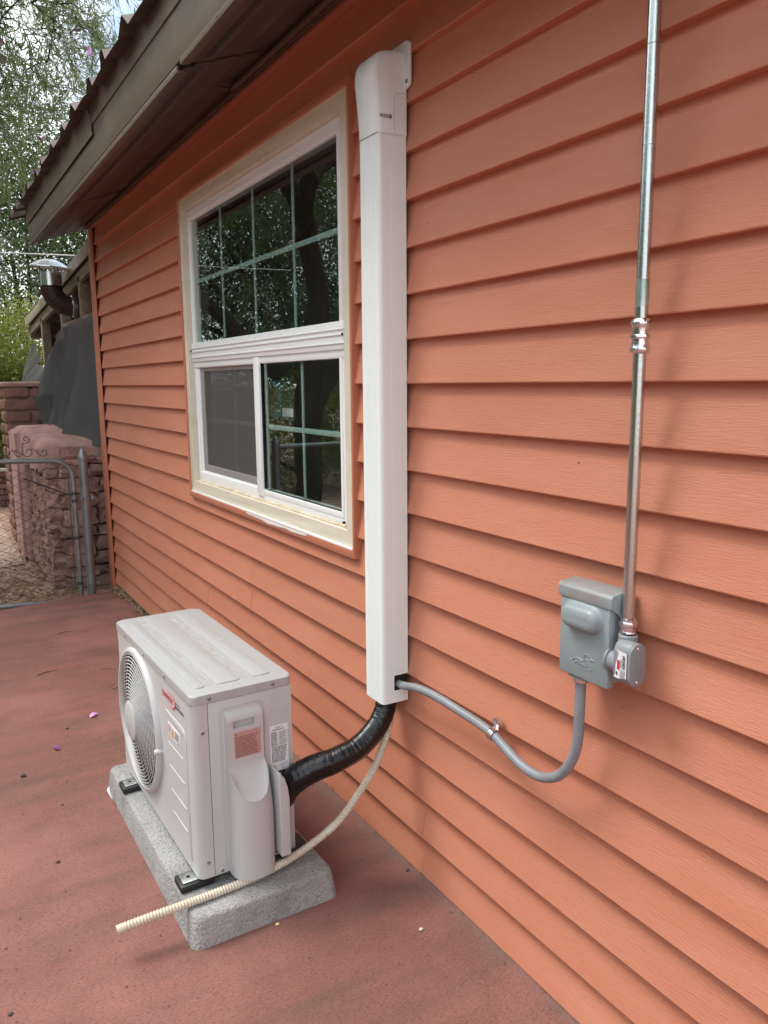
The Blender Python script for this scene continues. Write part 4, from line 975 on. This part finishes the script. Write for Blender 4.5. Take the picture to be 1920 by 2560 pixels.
# ---- back porch
po = root('back_porch', (1.2, 8.3, GZ), label='weathered wooden lean-to porch behind the house corner', cat='porch')
def raf(y): return 2.60-(y-6.4)*.0735           # top edge of the rake along y
def rake(x0, x1, o0, o1, name, mat, ya=6.32, yb=10.35):
    MB().add([(x0, ya, raf(ya)+o0), (x0, yb, raf(yb)+o0), (x0, yb, raf(yb)+o1), (x0, ya, raf(ya)+o1), (x1, ya, raf(ya)+o0), (x1, yb, raf(yb)+o0), (x1, yb, raf(yb)+o1), (x1, ya, raf(ya)+o1)],
             [(0, 1, 2, 3), (7, 6, 5, 4), (0, 4, 5, 1), (1, 5, 6, 2), (2, 6, 7, 3), (3, 7, 4, 0)]).build(name, mat, po, bevel=.003)
rake(.0, .012, -.095, .005, 'rake_flashing', m_beige, 6.32, 7.02); rake(.002, .014, -.093, .003, 'rake_flashing', m_beige, 7.01, 10.38)
rake(.03, .07, -.19, -.10, 'rake_board', m_wood)
rake(.02, 3.2, -.03, .0, 'roof_sheet', m_roof)
for x in (.9, 1.8, 2.7): rake(x, x+.04, -.14, -.03, 'rafter', m_wood)
MB().box(.03, 3.2, 10.2, 10.26, 2.08, 2.28).build('eave_beam', m_wood, po, smooth=0)
def post(y, w_=.085, x=.03, lean=0): MB().add([(x, y, GZ), (x+.085, y, GZ), (x+.085, y+w_, GZ), (x, y+w_, GZ), (x, y+lean, raf(y)-.14), (x+.085, y+lean, raf(y)-.14), (x+.085, y+w_+lean, raf(y)-.14), (x, y+w_+lean, raf(y)-.14)], [(0, 3, 2, 1), (4, 5, 6, 7), (0, 1, 5, 4), (1, 2, 6, 5), (2, 3, 7, 6), (3, 0, 4, 7)]).build('post', m_wood, po, bevel=.004)
post(9.25); post(7.95); post(6.98); post(9.6, .04, .12, .25)
MB().rbox(.035, .075, 6.35, 8.0, 2.005, 2.095, .004).build('rail', m_wood, po)
MB().box(3.2, 3.3, 6.3, 10.3, GZ, 2.5).build('back_wall', m_wood, po, smooth=0)
MB().box(.24, 3.2, 10.2, 10.24, GZ, 2.08).build('inner_panel', m_soff, po, smooth=0)
# ---- shade mesh hung on the porch
ny, nzv = 70, 34; vs_ = []; fs = []
def mtop(y):
    pts = [(6.25, 2.09), (6.95, 2.04), (7.86, 2.02), (8.1, 1.93), (8.6, 1.80), (9.0, 1.72), (9.35, 1.82), (9.62, 2.0), (9.7, 1.98)]
    for (a, b), (c, d) in zip(pts, pts[1:]):
        if a <= y <= c: return b+(d-b)*(y-a)/(c-a)
    return pts[-1][1]
for i in range(ny+1):
    t = i/ny
    for j in range(nzv+1):
        v_ = j/nzv; y = 6.25+3.45*t
        zt = mtop(y); zz = zt+(1.02-zt)*v_
        fold = 2.3*(.045*math.sin(y*9.5+v_*2.0)+.03*math.sin(y*21+1.0-v_*3)+.02*math.sin(y*37))*(.35+.9*v_)
        bulge = -.16*math.sin(math.pi*min(1, v_*1.1))*math.exp(-((y-9.1)/.6)**2)-.05*v_
        diag = -.05*math.exp(-((y-7.7-1.6*v_+.3)/.12)**2)
        pull = .42*math.exp(-((y-9.7)/.5)**2)*math.sin(math.pi*min(1, v_*1.0))*(1 if v_ < .55 else max(-.4, (1-v_)*2.2-.3))
        kk = min(1, max(0, (y-6.3)/.5)); vs_.append((.012*(1-kk)+(-.012+fold*.7+bulge+diag)*kk, y+pull*.6-.08*(1-kk), zz))
for i in range(ny):
    for j in range(nzv): fs.append((i*(nzv+1)+j, (i+1)*(nzv+1)+j, (i+1)*(nzv+1)+j+1, i*(nzv+1)+j+1))
mm = MB().add(vs_, fs).build('shade_mesh', m_mesh, None, org=(0, 8, 1.0), smooth=80)
tag(mm, 'torn dark grey shade mesh draped over the porch posts', 'mesh screen')
# ---- stove vent
vt = root('stove_vent', (-.15, 7.24, 2.1), label='brown elbow stovepipe with shiny metal rain cap on the porch', cat='vent pipe')
VX, VY, VR = -.15, 7.24, .086
ep = [(.12, VY, 2.195), (-.01, VY, 2.195)]+[(-.01-.14*math.sin(R(a)), VY, 2.335-.14*math.cos(R(a))) for a in (22, 45, 68, 90)]
elb = MB()
elb.tube([(.10, VY, 2.19), (-.005, VY, 2.19), (-.072, VY, 2.207), (-.128, VY, 2.258), (-.15, VY, 2.32), (-.15, VY, 2.36)], VR, 26); elb.build('elbow', m_stove, vt, smooth=25)
for a, b in (((-.005, VY, 2.19), (1, .0, 0)), ((-.072, VY, 2.207), (.93, 0, -.36)), ((-.128, VY, 2.258), (.60, 0, -.8)), ((-.15, VY, 2.345), (0, 0, 1))):
    MB().lathe([(VR, -.006), (VR+.004, -.002), (VR+.004, .002), (VR, .006)], a, b, 26, cap=False).build('elbow_seam', m_stove, vt)
MB().lathe([(VR+.003, -.022), (VR+.006, -.018), (VR+.006, .018), (VR+.003, .022)], (.02, VY, 2.19), (1, 0, 0), 26, cap=False).build('collar', m_galv, vt)
MB().lathe([(VR+.002, 2.352), (VR+.002, 2.462)], (VX, VY, 0), (0, 0, 1), 28, cap=False).build('pipe_section', m_galv, vt)
MB().lathe([(VR-.004, 2.36), (VR-.004, 2.463)], (VX, VY, 0), (0, 0, 1), 28, cap=False).build('pipe_bore', m_hole, vt)
MB().lathe([(.165, -.002), (.163, .006), (.105, .044), (.05, .066), (.0, .072)], (VX, VY, 2.50), (.06, -.05, 1), 10, cap=False).build('rain_cap', M('cap_metal', (.72, .76, .80, 1), .3, .75, c2=(.55, .58, .6, 1), ns=14), vt, smooth=0)
MB().lathe([(.0, .001), (.160, -.001)], (VX, VY, 2.50), (.06, -.05, 1), 10, cap=False).build('cap_underside', m_galv, vt, smooth=0)
for a in (40, 160, 280): MB().rbox(VX+.084*math.cos(R(a))-.008, VX+.084*math.cos(R(a))+.008, VY+.084*math.sin(R(a))-.008, VY+.084*math.sin(R(a))+.008, 2.45, 2.515, .002).build('cap_strut', m_galv, vt)
cbl = MB().tube(catmull([(-4, 10, 3.05), (-1, 9.9, 2.98), (.6, 9.8, 3.0)], 8), .007, 6).build('overhead_cable', M('cable_white', (.7, .7, .7, 1), .5), None, org=(-1, 9.9, 2.9))
tag(cbl, 'thin pale cable strung across the yard behind the vent', 'cable')

# ================================================================== trees
def leaves(pos, dirs, length, width, mat, name, parent, org, rgn):
    n = len(pos); L_ = length*(.6+.8*rgn.random(n))[:, None]; d = dirs/np.linalg.norm(dirs, axis=1)[:, None]
    rnd = rgn.normal(size=(n, 3)); s_ = np.cross(d, rnd); s_ /= np.linalg.norm(s_, axis=1)[:, None]+1e-9; nn = np.cross(d, s_)
    W_ = width*(.7+.6*rgn.random(n))[:, None]
    a = pos; b = pos+d*L_*.45+s_*W_*.5+nn*L_*.06; c = pos+d*L_-nn*L_*.08; e = pos+d*L_*.45-s_*W_*.5+nn*L_*.06
    V = np.stack([a, b, c, e], 1).reshape(-1, 3)-np.array(org)
    me = bpy.data.meshes.new(name); me.vertices.add(4*n); me.vertices.foreach_set('co', V.ravel().astype(np.float32))
    me.loops.add(4*n); me.loops.foreach_set('vertex_index', np.arange(4*n, dtype=np.int32))
    me.polygons.add(n); me.polygons.foreach_set('loop_start', np.arange(0, 4*n, 4, dtype=np.int32)); me.update(calc_edges=True); me.validate()
    me.materials.append(mat); o = bpy.data.objects.new(name, me); col.objects.link(o); o.parent = parent; o['kind'] = 'stuff'; return o
def grow(limbs, lobes, n, rgn, org, parent, maxd=.9):
    """limbs: list of polylines (points, radii); lobes: ellipsoids; returns twig nodes with directions"""
    nodes = [np.array(p) for pl, _ in limbs for p in catmull(pl, 4)]
    nodes = list(nodes); cand = []
    vol = np.array([l[1][0]*l[1][1]*l[1][2] for l in lobes]); pr_ = vol/vol.sum()
    while len(cand) < n:
        l = lobes[rgn.choice(len(lobes), p=pr_)]; q = rgn.normal(size=3); q /= np.linalg.norm(q); q *= rgn.random()**.42
        cand.append(np.array(l[0])+q*np.array(l[1]))
    cand = np.array(cand); base = np.array(nodes); d0 = np.sqrt(((cand[:, None]-base[None])**2).sum(2)).min(1)
    cand = cand[np.argsort(d0)]; arr = np.zeros((len(base)+n, 3)); arr[:len(base)] = base; k = len(base); bm_ = MB(); outp = []; outd = []
    for q in cand:
        dd = ((arr[:k]-q)**2).sum(1); j = int(dd.argmin()); a = arr[j]; dist = math.sqrt(dd[j])
        mid = (a+q)/2+rgn.normal(size=3)*dist*.10+np.array([0, 0, dist*.10])
        r0 = .004+.010*min(1, dist)
        bm_.tube([a, mid, q], [r0, r0*.75, .0022], 4, cap=False); arr[k] = q; k += 1
        outp.append(q); outd.append(q-a)
    bo = bm_.build('branches', m_bark, parent, smooth=60); bo['kind'] = 'stuff'
    return np.array(outp), np.array(outd)
def trunkset(limbs, parent):
    for i, (pl, rad) in enumerate(limbs):
        p = catmull(pl, 6); n = len(p); rr_ = [rad[0]+(rad[1]-rad[0])*(k/(n-1)) for k in range(n)]
        f = lambda q, a, rr_=rr_: rr_[q]*(1+.10*math.sin(3*a+q*.7)+.06*math.sin(5*a+q*1.3)); f.ang = True
        MB().tube(p, f, 12).build('trunk' if i == 0 else 'limb', m_bark, parent, smooth=60)
# the flowering willow whose crown hangs over the roof edge and which the window mirrors
wl = root('desert_willow', (-2.5, 8.0, GZ), label='pink flowering desert willow overhanging the roof corner', cat='tree')
limbs = [
    ([(-2.45, 8.0, GZ), (-2.50, 8.0, .5), (-2.47, 8.0, 1.2), (-2.56, 8.0, 1.8), (-2.64, 8.0, 2.3), (-2.58, 8.0, 2.9), (-2.45, 8.0, 3.5)], (.155, .10)),
    ([(-2.45, 8.0, 3.45), (-2.2, 7.95, 3.75), (-1.8, 7.8, 4.3), (-1.3, 7.6, 5.0), (-.9, 7.4, 5.7)], (.10, .03)),
    ([(-2.47, 8.0, 3.4), (-2.65, 8.0, 3.78), (-3.0, 8.1, 4.05), (-3.6, 8.3, 4.6), (-4.1, 8.5, 5.4)], (.11, .03)),
    ([(-2.50, 8.0, 1.1), (-2.66, 8.02, 1.42), (-2.95, 8.1, 1.78), (-3.5, 8.3, 2.6), (-4.2, 8.5, 3.6)], (.13, .04)),
    ([(-2.30, 8.3, 1.6), (-1.75, 8.3, 2.15), (-1.33, 8.4, 2.55), (-.9, 8.6, 3.3), (-.6, 8.8, 4.2)], (.09, .03)),
    ([(-2.45, 8.0, 3.0), (-2.3, 7.3, 3.8), (-2.0, 6.5, 4.5), (-1.6, 5.8, 5.2)], (.08, .025))]
trunkset(limbs, wl)
rgn = np.random.default_rng(2)
lob = [((-.8, 6.9, 4.9), (1.3, 1.5, 1.7)), ((-.35, 8.2, 5.0), (1.0, 1.5, 1.7)), ((-1.0, 7.3, 5.3), (1.5, 1.5, 1.6)), ((-.5, 8.4, 4.4), (1.2, 1.3, 1.4)), ((-3.3, 8.2, 4.5), (1.7, 1.4, 1.5)), ((-2.0, 6.4, 5.0), (1.3, 1.2, 1.1)), ((-3.9, 8.4, 3.4), (1.2, 1.2, 1.1)), ((-2.3, 8.6, 4.6), (1.6, 1.6, 1.3)), ((-.95, 8.7, 3.2), (.8, .8, .9)), ((-2.9, 8.9, 2.7), (1.2, .7, .8))]
tp, td = grow(limbs, lob, 1350, rgn, None, wl)
P_, D_ = [], []
tw = MB()
for q, d in zip(tp, td):
    for _ in range(3):
        v = d/np.linalg.norm(d)*.5+rgn.normal(size=3)*.55; v[2] -= .25; v /= np.linalg.norm(v); ln = .25+.28*rgn.random(); pts = []
        for s_ in range(6):
            t = s_/5; pts.append(q+v*ln*t+np.array([0, 0, -.28*ln*t*t*2]))
        tw.tube(pts, [.0022, .002, .0018, .0015, .0012, .0008], 3, cap=False)
        for _k in range(24):
            t = .1+.9*rgn.random(); p = q+v*ln*t+np.array([0, 0, -.56*ln*t*t]); P_.append(p); D_.append(v*.6+rgn.normal(size=3)*.55+np.array([0, 0, -.35]))
o = tw.build('twigs', m_bark, wl, smooth=0); o['kind'] = 'stuff'
leaves(np.array(P_), np.array(D_), .10, .0085, m_willow, 'crown', wl, tuple(ORG[wl]), rgn)
# flowers and pods in the part of the crown near the roof
fx = [q for q in tp if q[0] > -1.6 and q[1] < 8.6 and q[2] > 3.6]; random.Random(3).shuffle(fx)
for q in fx[:70]:
    m = MB(); a = Vector(q)+Vector((random.uniform(-.1, .1), random.uniform(-.1, .1), -.10)); ax = Vector((random.uniform(-1, 1), random.uniform(-1, .2), -.6)).normalized()
    m.lathe([(.006, 0), (.013, .016), (.018, .034), (.036, .048), (.027, .042)], a, ax, 8, cap=False); m.build('flower', m_petal, wl, smooth=50)
for q in fx[70:170]:
    a = Vector(q); ln = random.uniform(.12, .22)
    MB().tube([a, a+Vector((.01, .0, -ln*.5)), a+Vector((random.uniform(-.03, .03), random.uniform(-.03, .03), -ln))], [.0025, .003, .0015], 5).build('seed_pod', m_pod, wl)
def bushy(name, label, base, lobes, nn, nl, ll, lw, mat, trunk_r=.07, group=None, seed=1, spread=.16):
    t = root(name, (base[0], base[1], GZ), label=label, cat='tree' if 'tree' in name else 'shrub', group=group); rg2 = np.random.default_rng(seed)
    cz = np.mean([l[0][2] for l in lobes]); cx = np.mean([l[0][0] for l in lobes]); cyy = np.mean([l[0][1] for l in lobes])
    lm = [([(base[0], base[1], GZ), ((base[0]+cx)/2+.05, (base[1]+cyy)/2, cz*.45), (cx, cyy, cz*.95)], (trunk_r, trunk_r*.4))]
    for l in lobes: lm.append(([(base[0], base[1], cz*.25), ((base[0]+l[0][0])/2, (base[1]+l[0][1])/2, cz*.55), tuple(l[0])], (trunk_r*.6, trunk_r*.2)))
    trunkset(lm, t); p, d = grow(lm, lobes, nn, rg2, None, t)
    dn = d/np.linalg.norm(d, axis=1)[:, None]
    pos = np.repeat(p, nl, 0)+rg2.normal(size=(len(p)*nl, 3))*spread; dr = np.repeat(dn, nl, 0)*.5+rg2.normal(size=(len(p)*nl, 3))*.7
    leaves(pos, dr, ll, lw, mat, 'crown', t, tuple(ORG[t]), rg2)
bushy('leafy_shrub', 'bright yellow green shrub left of the porch', (-.35, 12.6), [((-.5, 12.6, 1.2), (.9, .9, 1.2)), ((.1, 12.4, 1.5), (.8, .8, 1.2)), ((-.2, 13.0, .8), (1.0, .8, .9))], 420, 110, .06, .03, m_shrub, .03, seed=3)
bushy('background_tree', 'tall loose green tree beyond the porch roof', (.9, 17.5), [((.4, 17.5, 4.0), (2.0, 1.6, 1.8)), ((2.2, 17.0, 4.6), (2.0, 1.6, 1.8)), ((-.8, 18, 2.8), (1.6, 1.5, 1.5)), ((1.0, 17.2, 5.8), (1.6, 1.4, 1.2))], 520, 90, .09, .038, m_dark, .08, seed=4, spread=.22)
bushy('background_tree', 'dark green tree farther behind the bright shrub', (-2.2, 19.5), [((-2.2, 19.5, 2.8), (2.0, 1.6, 2.2)), ((-.7, 20, 2.2), (1.8, 1.5, 1.8)), ((-3.6, 19.5, 3.6), (1.8, 1.5, 1.8))], 480, 90, .09, .042, m_dark, .08, seed=5, spread=.22)
bushy('background_tree', 'bushy green tree across the yard, mirrored in the upper panes', (-6.2, 14.5), [((-6.2, 14.5, 3.0), (2.2, 1.8, 2.2)), ((-4.6, 14.2, 2.4), (1.8, 1.6, 1.8)), ((-7.6, 14, 2.8), (1.8, 1.6, 2.0)), ((-5.6, 14.4, 4.8), (1.8, 1.5, 1.5)), ((-4.4, 14.6, 6.2), (2.0, 1.6, 1.8)), ((-7.0, 14.6, 6.2), (2.0, 1.6, 1.8)), ((-3.2, 14.6, 4.0), (1.6, 1.4, 1.8)), ((-3.9, 14.8, 4.6), (1.6, 1.4, 1.6)), ((-2.6, 15.0, 3.0), (1.5, 1.4, 2.0))], 1100, 95, .09, .035, m_dark, .15, seed=6, spread=.22)
bushy('leafy_shrub', 'low green shrub by the side fence, mirrored in the lower pane', (-3.6, 10.6), [((-3.6, 10.6, .8), (1.1, .8, .8)), ((-4.7, 10.8, .9), (1.0, .8, .9)), ((-2.7, 11.2, .9), (.9, .8, .8))], 240, 60, .06, .028, m_shrub, .05, seed=7)

for i_, (bx_, by_, hh_, sd_) in enumerate([(-8.5, 9.0, 6.2, 11), (-8.8, 4.5, 6.8, 12), (-8.6, 0.0, 6.6, 13)]):  # unseen trees added to block low sky light onto the wall
    bushy('sky_blocking_tree', ['unseen tree added to block low sky light, far side of the patio', 'unseen tree added to block low sky light, opposite the window', 'unseen tree added to block low sky light, opposite the box', 'unseen tree added to block low sky light, across the patio', 'unseen tree added to block low sky light, behind the viewer', 'unseen tree added to block low sky light, near the house'][i_], (bx_, by_),
          [((bx_, by_, hh_*.5), (2.0, 2.3, hh_*.5)), ((bx_+.3, by_+1.4, hh_*.35), (1.6, 1.6, hh_*.35)), ((bx_-.2, by_-1.4, hh_*.38), (1.6, 1.6, hh_*.38))], 260, 80, .17, .075, m_dark, .12, seed=sd_, spread=.3)

# ================================================================== litter
rgn = np.random.default_rng(9)
def litter(name, label, xs_, ys_, zf, n, size, mat):
    m = MB()
    for _ in range(n):
        x = rgn.uniform(*xs_); y = rgn.uniform(*ys_); a = rgn.random()*6.28; l = size*(.5+rgn.random()); w_ = l*(.12+.25*rgn.random()); z = zf(x, y)+rgn.random()*.012
        if z < -1: continue
        dx, dy = math.cos(a)*l, math.sin(a)*l; px, py = -math.sin(a)*w_, math.cos(a)*w_; tz = rgn.normal()*.006
        m.quad((x, y, z), (x+dx*.5+px, y+dy*.5+py, z+.004), (x+dx, y+dy, z+tz+.003), (x+dx*.5-px, y+dy*.5-py, z+.002))
    o = m.build(name, mat, None, smooth=0); tag(o, label, 'leaf litter', kind='stuff'); return o
litter('leaf_litter', 'dry brown leaf litter on the dirt behind the gate', (-1.3, -.25), (5.95, 7.9), lambda x, y: GZ+.004, 1500, .035, m_dry)
litter('leaf_litter', 'straw coloured dry bits on the dirt behind the gate', (-1.3, -.2), (5.95, 8.4), lambda x, y: GZ+.006, 900, .03, m_dry2)
litter('leaf_litter', 'dry bits gathered along the wall foot at the far corner', (-.10, -.004), (4.35, 6.15), lambda x, y: (.001 if (x < -.035 and y < 5.95) else -.02) if x > -.02-.055*(1+.5*math.sin(y*9)) else -9, 900, .02, m_dry2)
litter('leaf_litter', 'dark crumbs gathered along the wall foot', (-.07, -.001), (1.0, 5.95), lambda x, y: .001 if (x > -.05*rgn.random()**2-.002) else -9, 900, .007, m_dry)
def pebble(x, y, s_, label, mat, group=None, name='pebble', seed=0):
    m = MB(); rock(m, (x, y, s_*.28), (s_*1.0, s_*.75, s_*.55), seed, ex=.9); tag(m.build(name, mat, None, org=(x, y, 0), smooth=60), label, 'pebble', group)
for i, (x, y, s_) in enumerate([(-.998, 3.208, .022), (-.775, 3.576, .013), (-.97, 2.532, .014), (-1.17, 1.93, .012), (-.90, 2.9, .009), (-.62, 2.40, .009), (-.56, 2.0, .008), (-.70, 2.2, .008)]):
    pebble(x, y, s_, ['largest dark pebble, on the open patio left of the pad', 'dark pebble between the two fallen petals', 'dark pebble on the patio near the left edge of the picture', 'dark pebble at the bottom left corner of the picture', 'tiny dark pebble left of the paper tag', 'tiny dark pebble left of the long side of the pad', 'tiny dark pebble just left of the hose crossing', 'tiny dark pebble at the near half of the pad side'][i], m_pebble, seed=i)
pebble(-.142, 1.651, .013, 'pale pebble on the patio near the wall', m_pale, seed=31)
pebble(-.48, 1.884, .012, 'yellowish pale chip in front of the pad', M('yellow_chip', H('d9d08e'), .6), seed=32)
pebble(-.028, 1.90, .012, 'dark lump against the wall foot', m_pebble, seed=33)
for i, (x, y, a) in enumerate([(-.664, 3.647, .4), (-.84, 3.37, 2.0)]):
    m = MB(); vs_ = []
    for k in range(7):
        t = k/6; w_ = .012*math.sin(math.pi*min(1, t*.9+.1)); c_ = Vector((x+math.cos(a)*.045*t, y+math.sin(a)*.045*t, .003+.01*math.sin(t*3)))
        vs_ += [c_+Vector((-math.sin(a)*w_, math.cos(a)*w_, .004)), c_+Vector((math.sin(a)*w_, -math.cos(a)*w_, 0))]
    m.add(vs_, [(2*k, 2*k+1, 2*k+3, 2*k+2) for k in range(6)])
    tag(m.build('fallen_petal', m_petal if i == 0 else m_petal2, None, org=(x, y, 0), smooth=60), ['pink fallen petal on the patio beside the unit', 'purple fallen petal on the patio nearer the camera'][i], 'petal')
for i, (x, y, a, l) in enumerate([(-.80, 4.36, .25, .11), (-.42, 4.25, 2.9, .10), (-.60, 5.05, .1, .10), (-.50, 3.95, .3, .08)]):
    m = MB().tube([(x, y, .003), (x+math.cos(a)*l*.5, y+math.sin(a)*l*.5+.006, .006), (x+math.cos(a)*l, y+math.sin(a)*l, .003)], [.0028, .0024, .0012], 5)
    tag(m.build('twig', m_dry if i % 2 == 0 else m_dry2, None, org=(x, y, 0)), ['dark twig on the open patio at the left', 'pale twig on the patio touching the far end of the unit', 'dark twig near the joint at the far end of the patio', 'pale twig close behind the fan side of the unit'][i], 'twig')
m = MB()
for _ in range(420):
    x = rgn.uniform(-1.35, -.02); y = rgn.uniform(1.3, 5.8); s_ = .0015+.004*rgn.random()**3
    a = rgn.random()*6.28; m.add([(x+s_*math.cos(a+k*2.09)*(1+.5*rgn.random()), y+s_*math.sin(a+k*2.09), .0012+s_*.3*(k == 0)) for k in range(3)]+[(x, y, .001+s_*.8)], [(0, 1, 3), (1, 2, 3), (2, 0, 3)])
tag(m.build('grit', m_dry, None, smooth=0), 'scattered grit on the red patio', 'grit', kind='stuff')

m = MB(); rg = random.Random(77)
for _ in range(60):
    k = rg.randint(-12, 6); y = rg.uniform(.25, 2.2) if rg.random() < .7 else rg.uniform(2.2, 6); t = rg.random(); z = (k+12)*E_+E_*t
    if WZ0-.05 < z < WZ1+.05 and WY0-.05 < y < WY1+.05: continue
    m.lathe([(.0012+.0016*rg.random()**2, 0), (.0008, .0008)], (.0235*t-.0006, y, z), (-1, 0, 0), 5)
o = m.build('dirt_specks', m_pebble, house, smooth=0); o['kind'] = 'stuff'
